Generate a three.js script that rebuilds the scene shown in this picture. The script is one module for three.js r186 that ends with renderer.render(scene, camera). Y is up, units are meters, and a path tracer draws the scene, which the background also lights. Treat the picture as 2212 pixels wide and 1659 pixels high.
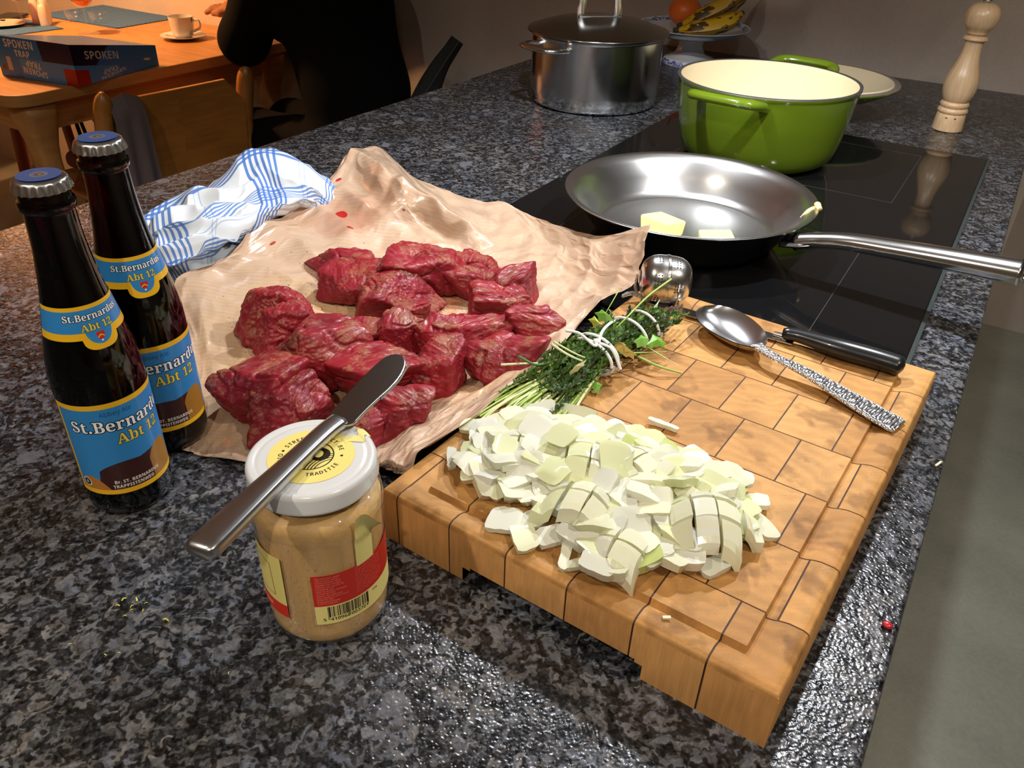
import * as THREE from 'three';
import { mergeGeometries, mergeVertices, toCreasedNormals } from 'three/addons/utils/BufferGeometryUtils.js';
import { RoundedBoxGeometry } from 'three/addons/geometries/RoundedBoxGeometry.js';
import { MarchingCubes } from 'three/addons/objects/MarchingCubes.js';

// ------------------------------------------------------------------ camera
// y is up, metres; the floor is y = 0 and the worktop y = CT. -z runs along the island towards the far wall.
const CT = 0.92;                       // worktop height
const scene = new THREE.Scene();
const IMG_W = 2212, IMG_H = 1659, FOC = 1748.7;
const PITCH = 33.2506 * Math.PI / 180, ROLL = 1.99036 * Math.PI / 180, YAW = 30.655 * Math.PI / 180;
const camera = new THREE.PerspectiveCamera(2 * Math.atan(IMG_H / 2 / FOC) * 180 / Math.PI, IMG_W / IMG_H, 0.02, 30);
camera.position.set(0, CT + 0.39, 0);
camera.quaternion.setFromEuler(new THREE.Euler(-PITCH, YAW, ROLL, 'YXZ'));
camera.updateMatrixWorld(true);
const renderer = new THREE.WebGLRenderer({ antialias: true });
renderer.toneMapping = THREE.LinearToneMapping;
renderer.toneMappingExposure = 1.0;
renderer.shadowMap.enabled = true;
scene.background = new THREE.Color(0x000000);

// ------------------------------------------------------------------ large lights
function spot(x, y, z, tx, ty, tz, color, intensity, angle, penumbra, radius) {
  const l = new THREE.SpotLight(color, intensity, 0, angle, penumbra, 2);
  l.position.set(x, y, z); l.target.position.set(tx, ty, tz); l.castShadow = true; l.shadow.radius = radius;
  l.shadow.mapSize.set(1024, 1024); l.shadow.camera.near = 0.02; l.shadow.camera.far = 8;
  scene.add(l); scene.add(l.target); return l;
}
const HOOD_LAMPS = [[-0.075, -0.90], [-0.47, -0.92]];            // the two lamps in the underside of the cooker hood
const HOOD_Y = CT + 0.62;
for (const [x, z] of HOOD_LAMPS) spot(x, HOOD_Y - 0.012, z, x, CT, z, 0xf4f8ff, 1.46, 1.2, 0.4, 0.7);
const CEIL_Y = CT + 1.62;
const CEILING_SPOTS = [[-0.75, 0.75], [0.45, 1.0], [0.85, -0.25]];
for (const [x, z] of CEILING_SPOTS) spot(x, CEIL_Y - 0.03, z, x * 0.9, CT, z - 0.35, 0xfff3e4, 4.7, 1.05, 0.8, 1.5);
const PENDANT = new THREE.Vector3(-2.75, CT + 0.62, -1.35);      // warm lamp over the dining table
const pendantLight = new THREE.PointLight(0xffc684, 4.6, 0, 2);
pendantLight.position.set(PENDANT.x, PENDANT.y + 0.05, PENDANT.z); pendantLight.castShadow = true; pendantLight.shadow.radius = 2; scene.add(pendantLight);

// ------------------------------------------------------------------ helpers
const V3 = (x, y, z) => new THREE.Vector3(x, y, z);
const TAU = Math.PI * 2;
// point of the place that lies under an image pixel at height h above the worktop
function P(px, py, h = 0) {
  const d = V3((px - IMG_W / 2) / FOC, -(py - IMG_H / 2) / FOC, -1).applyQuaternion(camera.quaternion);
  const t = (CT + h - camera.position.y) / d.y;
  return camera.position.clone().addScaledVector(d, t);
}
function rng(seed) { let s = (seed * 2654435761) >>> 0 || 1; return () => { s ^= s << 13; s >>>= 0; s ^= s >>> 17; s ^= s << 5; s >>>= 0; return s / 4294967296; }; }
function hash3(x, y, z) { let h = (Math.imul(x, 374761393) + Math.imul(y, 668265263) + Math.imul(z, 1440662683)) | 0; h = Math.imul(h ^ (h >>> 13), 1274126177); h ^= h >>> 16; return (h >>> 0) / 4294967296; }
const sm = t => t * t * (3 - 2 * t), mix = (a, b, t) => a + (b - a) * t, clamp = (x, a = 0, b = 1) => Math.min(b, Math.max(a, x));
const sstep = (a, b, x) => sm(clamp((x - a) / (b - a)));
function noise3(x, y, z) {
  const xi = Math.floor(x), yi = Math.floor(y), zi = Math.floor(z), u = sm(x - xi), v = sm(y - yi), w = sm(z - zi);
  const c = (a, b, d) => hash3(xi + a, yi + b, zi + d);
  return mix(mix(mix(c(0, 0, 0), c(1, 0, 0), u), mix(c(0, 1, 0), c(1, 1, 0), u), v), mix(mix(c(0, 0, 1), c(1, 0, 1), u), mix(c(0, 1, 1), c(1, 1, 1), u), v), w);
}
function fbm3(x, y, z, o = 4) { let s = 0, a = 0.5, n = 0; for (let i = 0; i < o; i++) { s += a * noise3(x, y, z); n += a; a *= 0.5; x = x * 2.03 + 7.1; y = y * 2.03 + 3.7; z = z * 2.03 + 5.3; } return s / n; }
// tiling 2-D noise: per cells across the tile
function tnoise(x, y, per, seed) {
  x *= per; y *= per; const xi = Math.floor(x), yi = Math.floor(y), u = sm(x - xi), v = sm(y - yi), m = k => ((k % per) + per) % per;
  const a = hash3(m(xi), m(yi), seed), b = hash3(m(xi + 1), m(yi), seed), c = hash3(m(xi), m(yi + 1), seed), d = hash3(m(xi + 1), m(yi + 1), seed);
  return mix(mix(a, b, u), mix(c, d, u), v);
}
function tfbm(x, y, per, seed, o = 4) { let s = 0, a = 0.5, n = 0; for (let i = 0; i < o; i++) { s += a * (i % 2 ? tnoise(x, y, per, seed + i * 17) : tnoise(x + y + 0.31, y - x, Math.round(per * 0.71) || 1, seed + i * 17)); n += a; a *= 0.5; per *= 2; } return s / n; }   // every other octave is turned by 45 degrees
function dataTex(w, h, fn, { srgb = true, repeat = 1, aniso = 8 } = {}) {      // fn(x01, y01) -> [r, g, b] in 0..1
  const d = new Uint8Array(w * h * 4);
  for (let j = 0; j < h; j++) for (let i = 0; i < w; i++) { const c = fn((i + 0.5) / w, (j + 0.5) / h), k = (j * w + i) * 4; d[k] = clamp(c[0]) * 255; d[k + 1] = clamp(c[1]) * 255; d[k + 2] = clamp(c[2]) * 255; d[k + 3] = 255; }
  const t = new THREE.DataTexture(d, w, h, THREE.RGBAFormat); t.wrapS = t.wrapT = THREE.RepeatWrapping; t.magFilter = THREE.LinearFilter; t.minFilter = THREE.LinearMipmapLinearFilter; t.generateMipmaps = true;
  if (srgb) t.colorSpace = THREE.SRGBColorSpace; t.repeat.set(repeat, repeat); t.anisotropy = aniso; t.needsUpdate = true; return t;
}
function canvasTex(w, h, draw) {
  const c = document.createElement('canvas'); c.width = w; c.height = h; const g = c.getContext('2d'); draw(g, w, h);
  const t = new THREE.CanvasTexture(c); t.colorSpace = THREE.SRGBColorSpace; t.anisotropy = 8; return t;
}
const names = new Map();
function numbered(n) { const k = names.get(n) || 0; names.set(n, k + 1); return k ? n + '_' + String(k).padStart(3, '0') : n; }
function tag(o, label, category, group, kind) { o.userData.label = label; o.userData.category = category; if (group) o.userData.group = group; if (kind) o.userData.kind = kind; return o; }
function thing(name, label, category, pos, group) { const o = new THREE.Group(); o.name = numbered(name); o.position.copy(pos); tag(o, label, category, group); scene.add(o); return o; }
function mesh(name, geo, mat, parent) { const m = new THREE.Mesh(geo, mat); m.name = name; m.castShadow = m.receiveShadow = true; if (parent) parent.add(m); return m; }
function single(name, geo, mat, label, category, pos, group) { const m = mesh(numbered(name), geo, mat, scene); if (pos) m.position.copy(pos); return tag(m, label, category, group); }
function struct(name, geo, mat) { const m = mesh(name, geo, mat, scene); m.userData.kind = 'structure'; return m; }
function box(w, h, d, x = 0, y = 0, z = 0) { const g = new THREE.BoxGeometry(w, h, d); g.translate(x, y, z); return g; }
function rbox(w, h, d, r, x = 0, y = 0, z = 0, s = 2) { const g = new RoundedBoxGeometry(w, h, d, s, r); g.translate(x, y, z); return g; }
function lathe(pts, seg = 64) { return new THREE.LatheGeometry(pts.map(p => new THREE.Vector2(p[0], p[1])), seg); }
function smoothPts(pts, n = 60) { const c = new THREE.CatmullRomCurve3(pts.map(p => V3(p[0], p[1], 0)), false, 'centripetal'); return c.getPoints(n).map(p => [Math.max(0, p.x), p.y]); }
function tube(pts, r, seg = 24, rad = 8, closed = false) { return new THREE.TubeGeometry(new THREE.CatmullRomCurve3(pts, closed), seg, r, rad, closed); }
// swept tube with a radius (or elliptic section) that varies along its length; section(t) -> [half width, half height], capped ends
function sweep(pts, section, seg = 24, rad = 12, up0 = V3(0, 1, 0), power = 2) {
  const c = new THREE.CatmullRomCurve3(pts, false, 'centripetal'), pos = [], uv = [], idx = [];
  for (let i = 0; i <= seg; i++) {
    const t = i / seg, p = c.getPointAt(t), T = c.getTangentAt(t), S = V3().crossVectors(T, up0).normalize(), U = V3().crossVectors(S, T).normalize(), [a, b] = section(t);
    for (let j = 0; j <= rad; j++) {
      const q = j / rad * TAU, co = Math.cos(q), si = Math.sin(q), cs = Math.sign(co) * Math.abs(co) ** (2 / power), sn = Math.sign(si) * Math.abs(si) ** (2 / power);
      const v = p.clone().addScaledVector(S, a * cs).addScaledVector(U, b * sn); pos.push(v.x, v.y, v.z); uv.push(j / rad, t);
    }
  }
  const w = rad + 1;
  for (let i = 0; i < seg; i++) for (let j = 0; j < rad; j++) { const a = i * w + j; idx.push(a, a + w, a + 1, a + 1, a + w, a + w + 1); }
  for (const [i, flip] of [[0, 0], [seg, 1]]) { const k = pos.length / 3, p = c.getPointAt(i / seg); pos.push(p.x, p.y, p.z); uv.push(0.5, i / seg); for (let j = 0; j < rad; j++) { const a = i * w + j; flip ? idx.push(k, a + 1, a) : idx.push(k, a, a + 1); } }
  const g = new THREE.BufferGeometry(); g.setAttribute('position', new THREE.Float32BufferAttribute(pos, 3)); g.setAttribute('uv', new THREE.Float32BufferAttribute(uv, 2)); g.setIndex(idx); g.computeVertexNormals(); return g;
}
// grid surface from a function (i, j) -> Vector3, uv by fn
function gridGeo(nu, nv, fn, uvfn) {
  const pos = [], uv = [], idx = [];
  for (let j = 0; j <= nv; j++) for (let i = 0; i <= nu; i++) { const p = fn(i / nu, j / nv); pos.push(p.x, p.y, p.z); const q = uvfn ? uvfn(i / nu, j / nv) : [i / nu, j / nv]; uv.push(q[0], q[1]); }
  const w = nu + 1; for (let j = 0; j < nv; j++) for (let i = 0; i < nu; i++) { const a = j * w + i; idx.push(a, a + w, a + 1, a + 1, a + w, a + w + 1); }
  const g = new THREE.BufferGeometry(); g.setAttribute('position', new THREE.Float32BufferAttribute(pos, 3)); g.setAttribute('uv', new THREE.Float32BufferAttribute(uv, 2)); g.setIndex(idx); g.computeVertexNormals(); return g;
}
const merged = list => mergeGeometries(list.map(g => g.index ? g.toNonIndexed() : g));
const lin = (r, g, b) => new THREE.Color().setRGB(r, g, b);
const std = (color, roughness, o = {}) => new THREE.MeshStandardMaterial({ color, roughness, ...o });
const phys = (color, roughness, o = {}) => new THREE.MeshPhysicalMaterial({ color, roughness, ...o });
function worldUV(g, s = 1) { const p = g.attributes.position, n = g.attributes.normal, uv = []; for (let i = 0; i < p.count; i++) { const ax = Math.abs(n.getX(i)), ay = Math.abs(n.getY(i)), az = Math.abs(n.getZ(i)); if (ay >= ax && ay >= az) uv.push(p.getX(i) * s, p.getZ(i) * s); else if (ax >= az) uv.push(p.getZ(i) * s, p.getY(i) * s); else uv.push(p.getX(i) * s, p.getY(i) * s); } g.setAttribute('uv', new THREE.Float32BufferAttribute(uv, 2)); return g; }
function paint(g, fn) { const p = g.attributes.position, c = new Float32Array(p.count * 3); for (let i = 0; i < p.count; i++) { const q = fn(p.getX(i), p.getY(i), p.getZ(i), i); c[i * 3] = q[0]; c[i * 3 + 1] = q[1]; c[i * 3 + 2] = q[2]; } g.setAttribute('color', new THREE.BufferAttribute(c, 3)); return g; }

// ------------------------------------------------------------------ stone, plaster, concrete
function voronoi(x, y, per, seed) {                    // tiling cell noise -> [distance, second distance, cell hash]
  x *= per; y *= per; const xi = Math.floor(x), yi = Math.floor(y), m = k => ((k % per) + per) % per; let d1 = 9, d2 = 9, id = 0;
  for (let b = -1; b <= 1; b++) for (let a = -1; a <= 1; a++) {
    const cx = m(xi + a), cy = m(yi + b), px = xi + a + hash3(cx, cy, seed), py = yi + b + hash3(cx, cy, seed + 1), d = (px - x) ** 2 + (py - y) ** 2;
    if (d < d1) { d2 = d1; d1 = d; id = hash3(cx, cy, seed + 2); } else if (d < d2) d2 = d;
  }
  return [Math.sqrt(d1), Math.sqrt(d2), id];
}
const G_TILE = 0.62, G_N = 1320;
const graniteH = new Float32Array(G_N * G_N);
const graniteMap = dataTex(G_N, G_N, (x, y) => {
  const f1 = tnoise(x, y, 230, 9) - 0.5, f2 = tnoise(x, y, 230, 19) - 0.5, wx = x + (tfbm(x, y, 24, 3, 3) - 0.5) * 0.03 + (tfbm(x, y, 90, 103, 2) - 0.5) * 0.014 + f1 * 0.006, wy = y + (tfbm(x, y, 24, 8, 3) - 0.5) * 0.03 + (tfbm(x, y, 90, 108, 2) - 0.5) * 0.014 + f2 * 0.006;
  const big = voronoi(wx, wy, 19, 5), mid = voronoi(wx, wy, 135, 11), fine = voronoi(wx, wy, 320, 23), rag = tfbm(x, y, 64, 31, 3) - 0.5;
  let v = 0.10 + 0.08 * fine[2];
  const grain = sstep(0.455, 0.53, tfbm(wx, wy, 124, 55, 3) + 0.20 * (mid[2] - 0.5)); v = mix(v, 0.22 + 0.19 * mid[2] + 0.10 * (fine[2] - 0.5) + 0.10 * (tfbm(x, y, 14, 45, 2) - 0.5), grain);
  const fleck = sstep(0.56, 0.66, tfbm(x, y, 250, 71, 2)); v = mix(v, 0.30 + 0.14 * fine[2], fleck * 0.5);
  const hole = sstep(0.60, 0.68, tfbm(x, y, 170, 87, 2)); v *= 1 - 0.55 * hole;
  let tone = mix(hash3(Math.floor(mid[2] * 977), 7, 1), tfbm(x, y, 9, 63, 2), 0.5);
  const cd = big[0] + rag * 0.34; if (big[2] > 0.88 && cd < 0.32) { const k = sstep(0.32, 0.24, cd); v = mix(v, 0.35 + 0.10 * (big[2] - 0.88) / 0.12 + 0.10 * (tfbm(wx * 1.0, wy, 120, 2, 3) - 0.5), k * 0.9); tone = mix(tone, 0.4, k); }
  v += (tnoise(x, y, 512, 41) - 0.5) * 0.06; v = clamp(v, 0.03, 1);
  graniteH[Math.min(G_N - 1, Math.floor(y * G_N)) * G_N + Math.min(G_N - 1, Math.floor(x * G_N))] = 0.5 * tfbm(x, y, 200, 91, 2) + 0.5 * tnoise(x, y, 520, 95);
  const warm = (tone - 0.38) * 0.18;
  return [v * (0.985 + warm), v * (1 + warm * 0.25), v * (1.05 - warm * 1.0)];
});
graniteMap.repeat.set(1 / G_TILE, 1 / G_TILE);
const graniteBump = dataTex(G_N, G_N, (x, y) => { const h = graniteH[Math.min(G_N - 1, Math.floor(y * G_N)) * G_N + Math.min(G_N - 1, Math.floor(x * G_N))]; return [h, h, h]; }, { srgb: false });
graniteBump.repeat.set(1 / G_TILE, 1 / G_TILE);
const mGranite = phys(0xffffff, 0.24, { map: graniteMap, bumpMap: graniteBump, bumpScale: 0.0006, specularIntensity: 1 });

const plasterMap = dataTex(512, 512, (x, y) => { const n = 0.93 + 0.07 * tfbm(x, y, 8, 3, 5) + 0.03 * (tnoise(x, y, 256, 5) - 0.5); return [n, n, n]; });
const mWall = std(lin(0.68, 0.585, 0.51), 0.9, { map: plasterMap });
const mCeil = std(lin(0.62, 0.60, 0.56), 0.95, { map: plasterMap });
const concreteMap = dataTex(512, 512, (x, y) => { const n = 0.72 + 0.28 * tfbm(x, y, 5, 13, 6) + 0.05 * (tnoise(x, y, 200, 15) - 0.5); return [n, n, n * 0.97]; });
const mFloor = std(lin(0.50, 0.51, 0.46), 0.55, { map: concreteMap });

const WALL_Z = -2.045, FAR_Z = -2.96, LEFT_X = -4.4, RIGHT_X = 2.4, NEAR_Z = 2.6, WALL_END = 0.07, TH = 0.12;
{
  const wall = (name, x0, x1, z0, z1) => struct(name, worldUV(box(x1 - x0, CEIL_Y, z1 - z0, (x0 + x1) / 2, CEIL_Y / 2, (z0 + z1) / 2)), mWall);
  wall('wall_back', LEFT_X, WALL_END, FAR_Z, WALL_Z);
  wall('wall_far', WALL_END, RIGHT_X + TH, FAR_Z - TH, FAR_Z);
  wall('wall_left', LEFT_X - TH, LEFT_X, FAR_Z, NEAR_Z + TH);
  wall('wall_right', RIGHT_X, RIGHT_X + TH, FAR_Z, NEAR_Z + TH);
  wall('wall_front', LEFT_X, RIGHT_X, NEAR_Z, NEAR_Z + TH);
  const w = RIGHT_X - LEFT_X + 2 * TH, d = NEAR_Z - FAR_Z + 2 * TH, cx = (RIGHT_X + LEFT_X) / 2, cz = (NEAR_Z + FAR_Z) / 2;
  struct('floor', worldUV(box(w, 0.1, d, cx, -0.05, cz)), mFloor);
  struct('ceiling', worldUV(box(w, 0.1, d, cx, CEIL_Y + 0.05, cz)), mCeil);
}
// ------------------------------------------------------------------ island
const ISL_X0 = -0.978, ISL_X1 = 0.037, ISL_Z1 = 0.75;
{
  const d = ISL_Z1 - WALL_Z - 0.001, cz = (ISL_Z1 + WALL_Z + 0.001) / 2, w = ISL_X1 - ISL_X0, cx = (ISL_X0 + ISL_X1) / 2;
  const top = rbox(w, 0.04, d, 0.003, 0, 0, 0, 2); worldUV(top);
  single('worktop', top, mGranite, 'long dark grey speckled granite worktop of the kitchen island', 'worktop', V3(cx, CT - 0.02, cz));
  const t = thing('island_cabinet', 'dark base cabinet under the granite worktop', 'cabinet', V3(cx, 0, cz));
  const mCab = std(lin(0.045, 0.042, 0.04), 0.6);
  mesh('body', box(w - 0.08, CT - 0.041 - 0.1, d - 0.06, 0, 0.1 + (CT - 0.141) / 2, 0), mCab, t);
  mesh('plinth', box(w - 0.16, 0.1, d - 0.1, 0, 0.05, 0), mCab, t);
}
// cooker hood over the hob, above the picture: it carries the two lamps that light the worktop
{
  const t = thing('cooker_hood', 'steel cooker hood hanging over the hob', 'cooker hood', V3(-0.27, HOOD_Y, -1.05));
  const m = std(lin(0.62, 0.62, 0.61), 0.4, { metalness: 0.6 }), glow = std(0x111111, 0.5, { emissive: new THREE.Color(0xfff1dd), emissiveIntensity: 6 });
  mesh('canopy', rbox(0.62, 0.07, 0.6, 0.006, 0, 0.037, 0), m, t);
  mesh('chimney', box(0.28, CEIL_Y - HOOD_Y - 0.075, 0.26, 0, 0.072 + (CEIL_Y - HOOD_Y - 0.075) / 2, 0), m, t);
  for (const [x, z] of HOOD_LAMPS) { const g = new THREE.CylinderGeometry(0.026, 0.026, 0.004, 32); g.translate(x + 0.27, 0.0, z + 1.05); mesh('lamp', g, glow, t); }
}
for (const [x, z] of CEILING_SPOTS) {
  const t = thing('ceiling_spot', 'round recessed ceiling spot over the kitchen', 'ceiling lamp', V3(x, CEIL_Y, z), 'recessed ceiling spots');
  mesh('rim', lathe([[0.034, 0], [0.045, 0], [0.045, -0.004], [0.034, -0.006], [0.034, 0]], 32), std(0xcccccc, 0.4, { metalness: 0.7 }), t);
  const g = new THREE.CylinderGeometry(0.034, 0.034, 0.003, 32); g.translate(0, -0.002, 0); mesh('lamp', g, std(0x111111, 0.5, { emissive: new THREE.Color(0xffe9c8), emissiveIntensity: 5 }), t);
}
{
  const t = thing('pendant_lamp', 'pendant lamp with a wide metal shade over the dining table', 'lamp', PENDANT);
  mesh('shade', lathe([[0.02, 0.16], [0.06, 0.15], [0.15, 0.06], [0.20, -0.04], [0.197, -0.041], [0.147, 0.055], [0.058, 0.145], [0.0, 0.15]], 48), std(lin(0.3, 0.1, 0.03), 0.5, { side: THREE.DoubleSide }), t);
  mesh('cord', tube([V3(0, 0.155, 0), V3(0, CEIL_Y - PENDANT.y - 0.001, 0)], 0.003, 2, 6), std(0x111111, 0.6), t);
  const b = new THREE.SphereGeometry(0.035, 20, 14); b.translate(0, 0.05, 0); mesh('bulb', b, std(0x221100, 0.4, { emissive: new THREE.Color(0xffb060), emissiveIntensity: 8 }), t);
}
// ------------------------------------------------------------------ hob
const HOB = { x0: -0.5305, x1: -0.0165, z0: -1.492, z1: -0.688, h: 0.0035 };
{
  const cx = (HOB.x0 + HOB.x1) / 2, cz = (HOB.z0 + HOB.z1) / 2, w = HOB.x1 - HOB.x0, d = HOB.z1 - HOB.z0;
  const t = thing('induction_hob', 'black glass induction hob set into the granite worktop', 'hob', V3(cx, CT, cz));
  mesh('glass', rbox(w, HOB.h, d, 0.0012, 0, HOB.h / 2 + 0.0002, 0, 2), phys(lin(0.006, 0.006, 0.0065), 0.045, { ior: 1.52 }), t);
  mesh('bevel', box(0.004, 0.003, d - 0.002, w / 2 + 0.0022, 0.0016, 0), std(lin(0.035, 0.045, 0.045), 0.35), t);
  const line = std(lin(0.055, 0.057, 0.06), 0.4), y = HOB.h + 0.0003, T = 0.0006;
  const bar = (x0, z0, x1, z1) => mesh('zone_line', box(Math.max(T, Math.abs(x1 - x0)), 0.0002, Math.max(T, Math.abs(z1 - z0)), (x0 + x1) / 2 - cx, y, (z0 + z1) / 2 - cz), line, t);
  // printed outlines of the cooking zones
  bar(-0.108, -0.70, -0.108, -1.02); bar(-0.108, -1.186, -0.108, -1.44); bar(-0.108, -1.186, -0.30, -1.186); bar(-0.108, -1.02, -0.30, -1.02);
  bar(-0.44, -0.70, -0.44, -1.02); bar(-0.44, -1.186, -0.44, -1.44); bar(-0.30, -1.186, -0.44, -1.186); bar(-0.30, -1.02, -0.44, -1.02); bar(-0.108, -1.44, -0.44, -1.44);
  const sy = std(lin(0.16, 0.165, 0.17), 0.5);                                   // printed touch symbols near the edge
  const tick = (x, z, w2, d2) => mesh('touch_symbol', box(w2, 0.0002, d2, x - cx, y, z - cz), sy, t);
  tick(-0.032, -1.034, 0.009, 0.0012); tick(-0.032, -1.027, 0.009, 0.0012); tick(-0.0365, -1.0305, 0.0012, 0.008); tick(-0.0275, -1.0305, 0.0012, 0.008);
  tick(-0.092, -0.716, 0.008, 0.0012); tick(-0.0885, -0.713, 0.0012, 0.005);
}
// ------------------------------------------------------------------ end grain chopping board
const endGrain = dataTex(900, 900, (x, y) => {
  const wob = (tfbm(x, y, 5, 61, 4) - 0.5) * 0.16, r1 = Math.hypot(x - 0.32 + wob, y + 0.35 + wob * 0.6), ring = 0.5 + 0.5 * Math.sin(r1 * 95 + 5 * tfbm(x, y, 7, 5, 3));
  const saw = tnoise(x * 0.6 + y * 0.8, x * 0.02 - y * 0.015, 400, 9);
  let v = 0.80 + 0.05 * (ring - 0.5) + 0.20 * (tfbm(x, y, 6, 21, 5) - 0.5) + 0.035 * (saw - 0.5) + 0.05 * (tnoise(x, y, 380, 33) - 0.5);
  const cut = sstep(0.945, 0.985, tnoise(x * 0.8 + y * 0.55, (x * 0.55 - y * 0.8) * 0.05, 330, 81)) * sstep(0.5, 0.6, tnoise(x, y, 9, 83)) + sstep(0.96, 0.99, tnoise(x * 0.3 - y * 0.95, (x * 0.95 + y * 0.3) * 0.05, 280, 85)); v += 0.07 * cut;
  const blot = sstep(0.56, 0.78, tfbm(x, y, 9, 71, 4)) * 0.14; v -= blot;
  return [v * 1.02, v * 0.80 - blot * 0.1, v * 0.50 - blot * 0.14];
});
const sideGrain = dataTex(512, 512, (x, y) => { const s = tnoise(x, y * 0.05, 160, 3) * 0.5 + tnoise(x, y * 0.1, 40, 5) * 0.5; const v = 0.80 + 0.12 * (s - 0.5) + 0.1 * (tfbm(x, y, 5, 9, 3) - 0.5); return [v * 1.02, v * 0.79, v * 0.50]; });
const TONES = [[0.67, 0.585, 0.49], [0.75, 0.68, 0.61], [0.71, 0.62, 0.52], [0.62, 0.52, 0.42]];
const mBlockTop = TONES.map(c => phys(lin(...c), 0.6, { map: endGrain, specularIntensity: 0.45 }));
const mBlockSide = TONES.map(c => phys(lin(c[0] * 1.25, c[1] * 1.3, c[2] * 1.4), 0.62, { map: sideGrain, specularIntensity: 0.45 }));
const mJoint = std(lin(0.05, 0.018, 0.008), 0.7);
const BD = { hb: 0.042, U: 0.267, V: 0.383, o: V3(-0.0098, 0, -0.2892), v: V3(0.0526, 0, -0.9986), u: V3(-0.9986, 0, -0.0526) };
const boardAt = (u, v, h = BD.hb) => BD.o.clone().addScaledVector(BD.u, u).addScaledVector(BD.v, v).setY(CT + h);
{
  const oR = { u0: 0.012, u1: 0.2555, v0: 0.0105, v1: 0.3715 }, iR = { u0: 0.0255, u1: 0.242, v0: 0.021, v1: 0.357 }, DEP = 0.0036, RR = 0.0042;
  const height = (u, v) => {
    let h = BD.hb;
    if (!(u >= iR.u0 - 1e-6 && u <= iR.u1 + 1e-6 && v >= iR.v0 - 1e-6 && v <= iR.v1 + 1e-6)) {
      const c = (a, b, x) => clamp((x - a) / (b - a)), t = Math.min(c(oR.u0, iR.u0 - 0.0012, u), c(-oR.u1, -iR.u1 - 0.0012, -u), c(oR.v0, iR.v0 - 0.0012, v), c(-oR.v1, -iR.v1 - 0.0012, -v)); h -= DEP * sm(t);
    }
    const e = Math.min(u, BD.U - u, v, BD.V - v); if (e < RR) h -= RR - Math.sqrt(Math.max(0, RR * RR - (RR - e) ** 2));
    return h;
  };
  const cu = [0, 0.0006, 0.0018, 0.0042, 0.012, 0.0165, 0.021, 0.0243, 0.0255, 0.073, 0.078, 0.194, 0.2, 0.242, 0.2432, 0.2465, 0.251, 0.2555, 0.2628, 0.2652, 0.2664, 0.267];
  const cv = [0, 0.0006, 0.0018, 0.0042, 0.0105, 0.014, 0.0175, 0.0198, 0.021, 0.357, 0.3582, 0.362, 0.367, 0.3715, 0.3788, 0.3812, 0.3824, 0.383];
  const bottom = u => u <= 0.073 || u >= 0.2 ? 0 : (u <= 0.078 || u >= 0.194) ? 0.011 : 0.0133;
  const cuts = (a, b, all) => [a, ...all.filter(x => x > a + 4e-4 && x < b - 4e-4), b];
  // one block: top and underside follow the board's profile; side faces are upright
  function blockGeo(u0, u1, v0, v1, drop, off) {
    const us = cuts(u0, u1, cu), vs = cuts(v0, v1, cv), pt = [], tu = [], ps = [], ts = [];
    const L = (u, v, h) => [-u, h, -v];
    const quad = (arr, uvs, a, b, c, d, ua, ub, uc, ud) => { arr.push(...a, ...b, ...c, ...a, ...c, ...d); uvs.push(...ua, ...ub, ...uc, ...ua, ...uc, ...ud); };
    const w = (u, v) => [u / 0.16 + off[0], v / 0.16 + off[1]];
    const S = 1 / 0.09;
    for (let i = 0; i + 1 < us.length; i++) for (let j = 0; j + 1 < vs.length; j++) {
      const a = us[i], b = us[i + 1], c = vs[j], d = vs[j + 1];
      quad(pt, tu, L(b, c, height(b, c) - drop), L(a, c, height(a, c) - drop), L(a, d, height(a, d) - drop), L(b, d, height(b, d) - drop), w(b, c), w(a, c), w(a, d), w(b, d));
      const m = (a + b) / 2; quad(ps, ts, L(a, c, bottom(m)), L(b, c, bottom(m)), L(b, d, bottom(m)), L(a, d, bottom(m)), [a * S, 0], [b * S, 0], [b * S, 0.2], [a * S, 0.2]);
    }
    for (let i = 0; i + 1 < us.length; i++) { const a = us[i], b = us[i + 1], m = bottom((a + b) / 2);
      for (const [v, f] of [[v0, 0], [v1, 1]]) { const q = [L(a, v, m), L(b, v, m), L(b, v, height(b, v) - drop), L(a, v, height(a, v) - drop)], t = [[a * S, 0], [b * S, 0], [b * S, 0.4], [a * S, 0.4]]; f ? quad(ps, ts, ...q, ...t) : quad(ps, ts, q[1], q[0], q[3], q[2], t[1], t[0], t[3], t[2]); } }
    for (let j = 0; j + 1 < vs.length; j++) { const a = vs[j], b = vs[j + 1];
      for (const [u, f] of [[u0, 1], [u1, 0]]) { const m = bottom(u), q = [L(u, a, m), L(u, b, m), L(u, b, height(u, b) - drop), L(u, a, height(u, a) - drop)], t = [[a * S, 0], [b * S, 0], [b * S, 0.4], [a * S, 0.4]]; f ? quad(ps, ts, ...q, ...t) : quad(ps, ts, q[1], q[0], q[3], q[2], t[1], t[0], t[3], t[2]); } }
    const g = new THREE.BufferGeometry(); g.setAttribute('position', new THREE.Float32BufferAttribute([...pt, ...ps], 3)); g.setAttribute('uv', new THREE.Float32BufferAttribute([...tu, ...ts], 2));
    g.addGroup(0, pt.length / 3, 0); g.addGroup(pt.length / 3, ps.length / 3, 1); g.computeVertexNormals();
    return g;
  }
  const t = thing('chopping_board', 'thick end-grain wooden chopping board with a juice groove, in front of the hob', 'chopping board', V3(BD.o.x, CT, BD.o.z));
  t.rotation.y = -Math.atan2(BD.v.x, -BD.v.z);
  const R = rng(77), rows = [0, 0.049, 0.1062, 0.1628, 0.2198, 0.277, 0.3342, BD.V];
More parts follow.
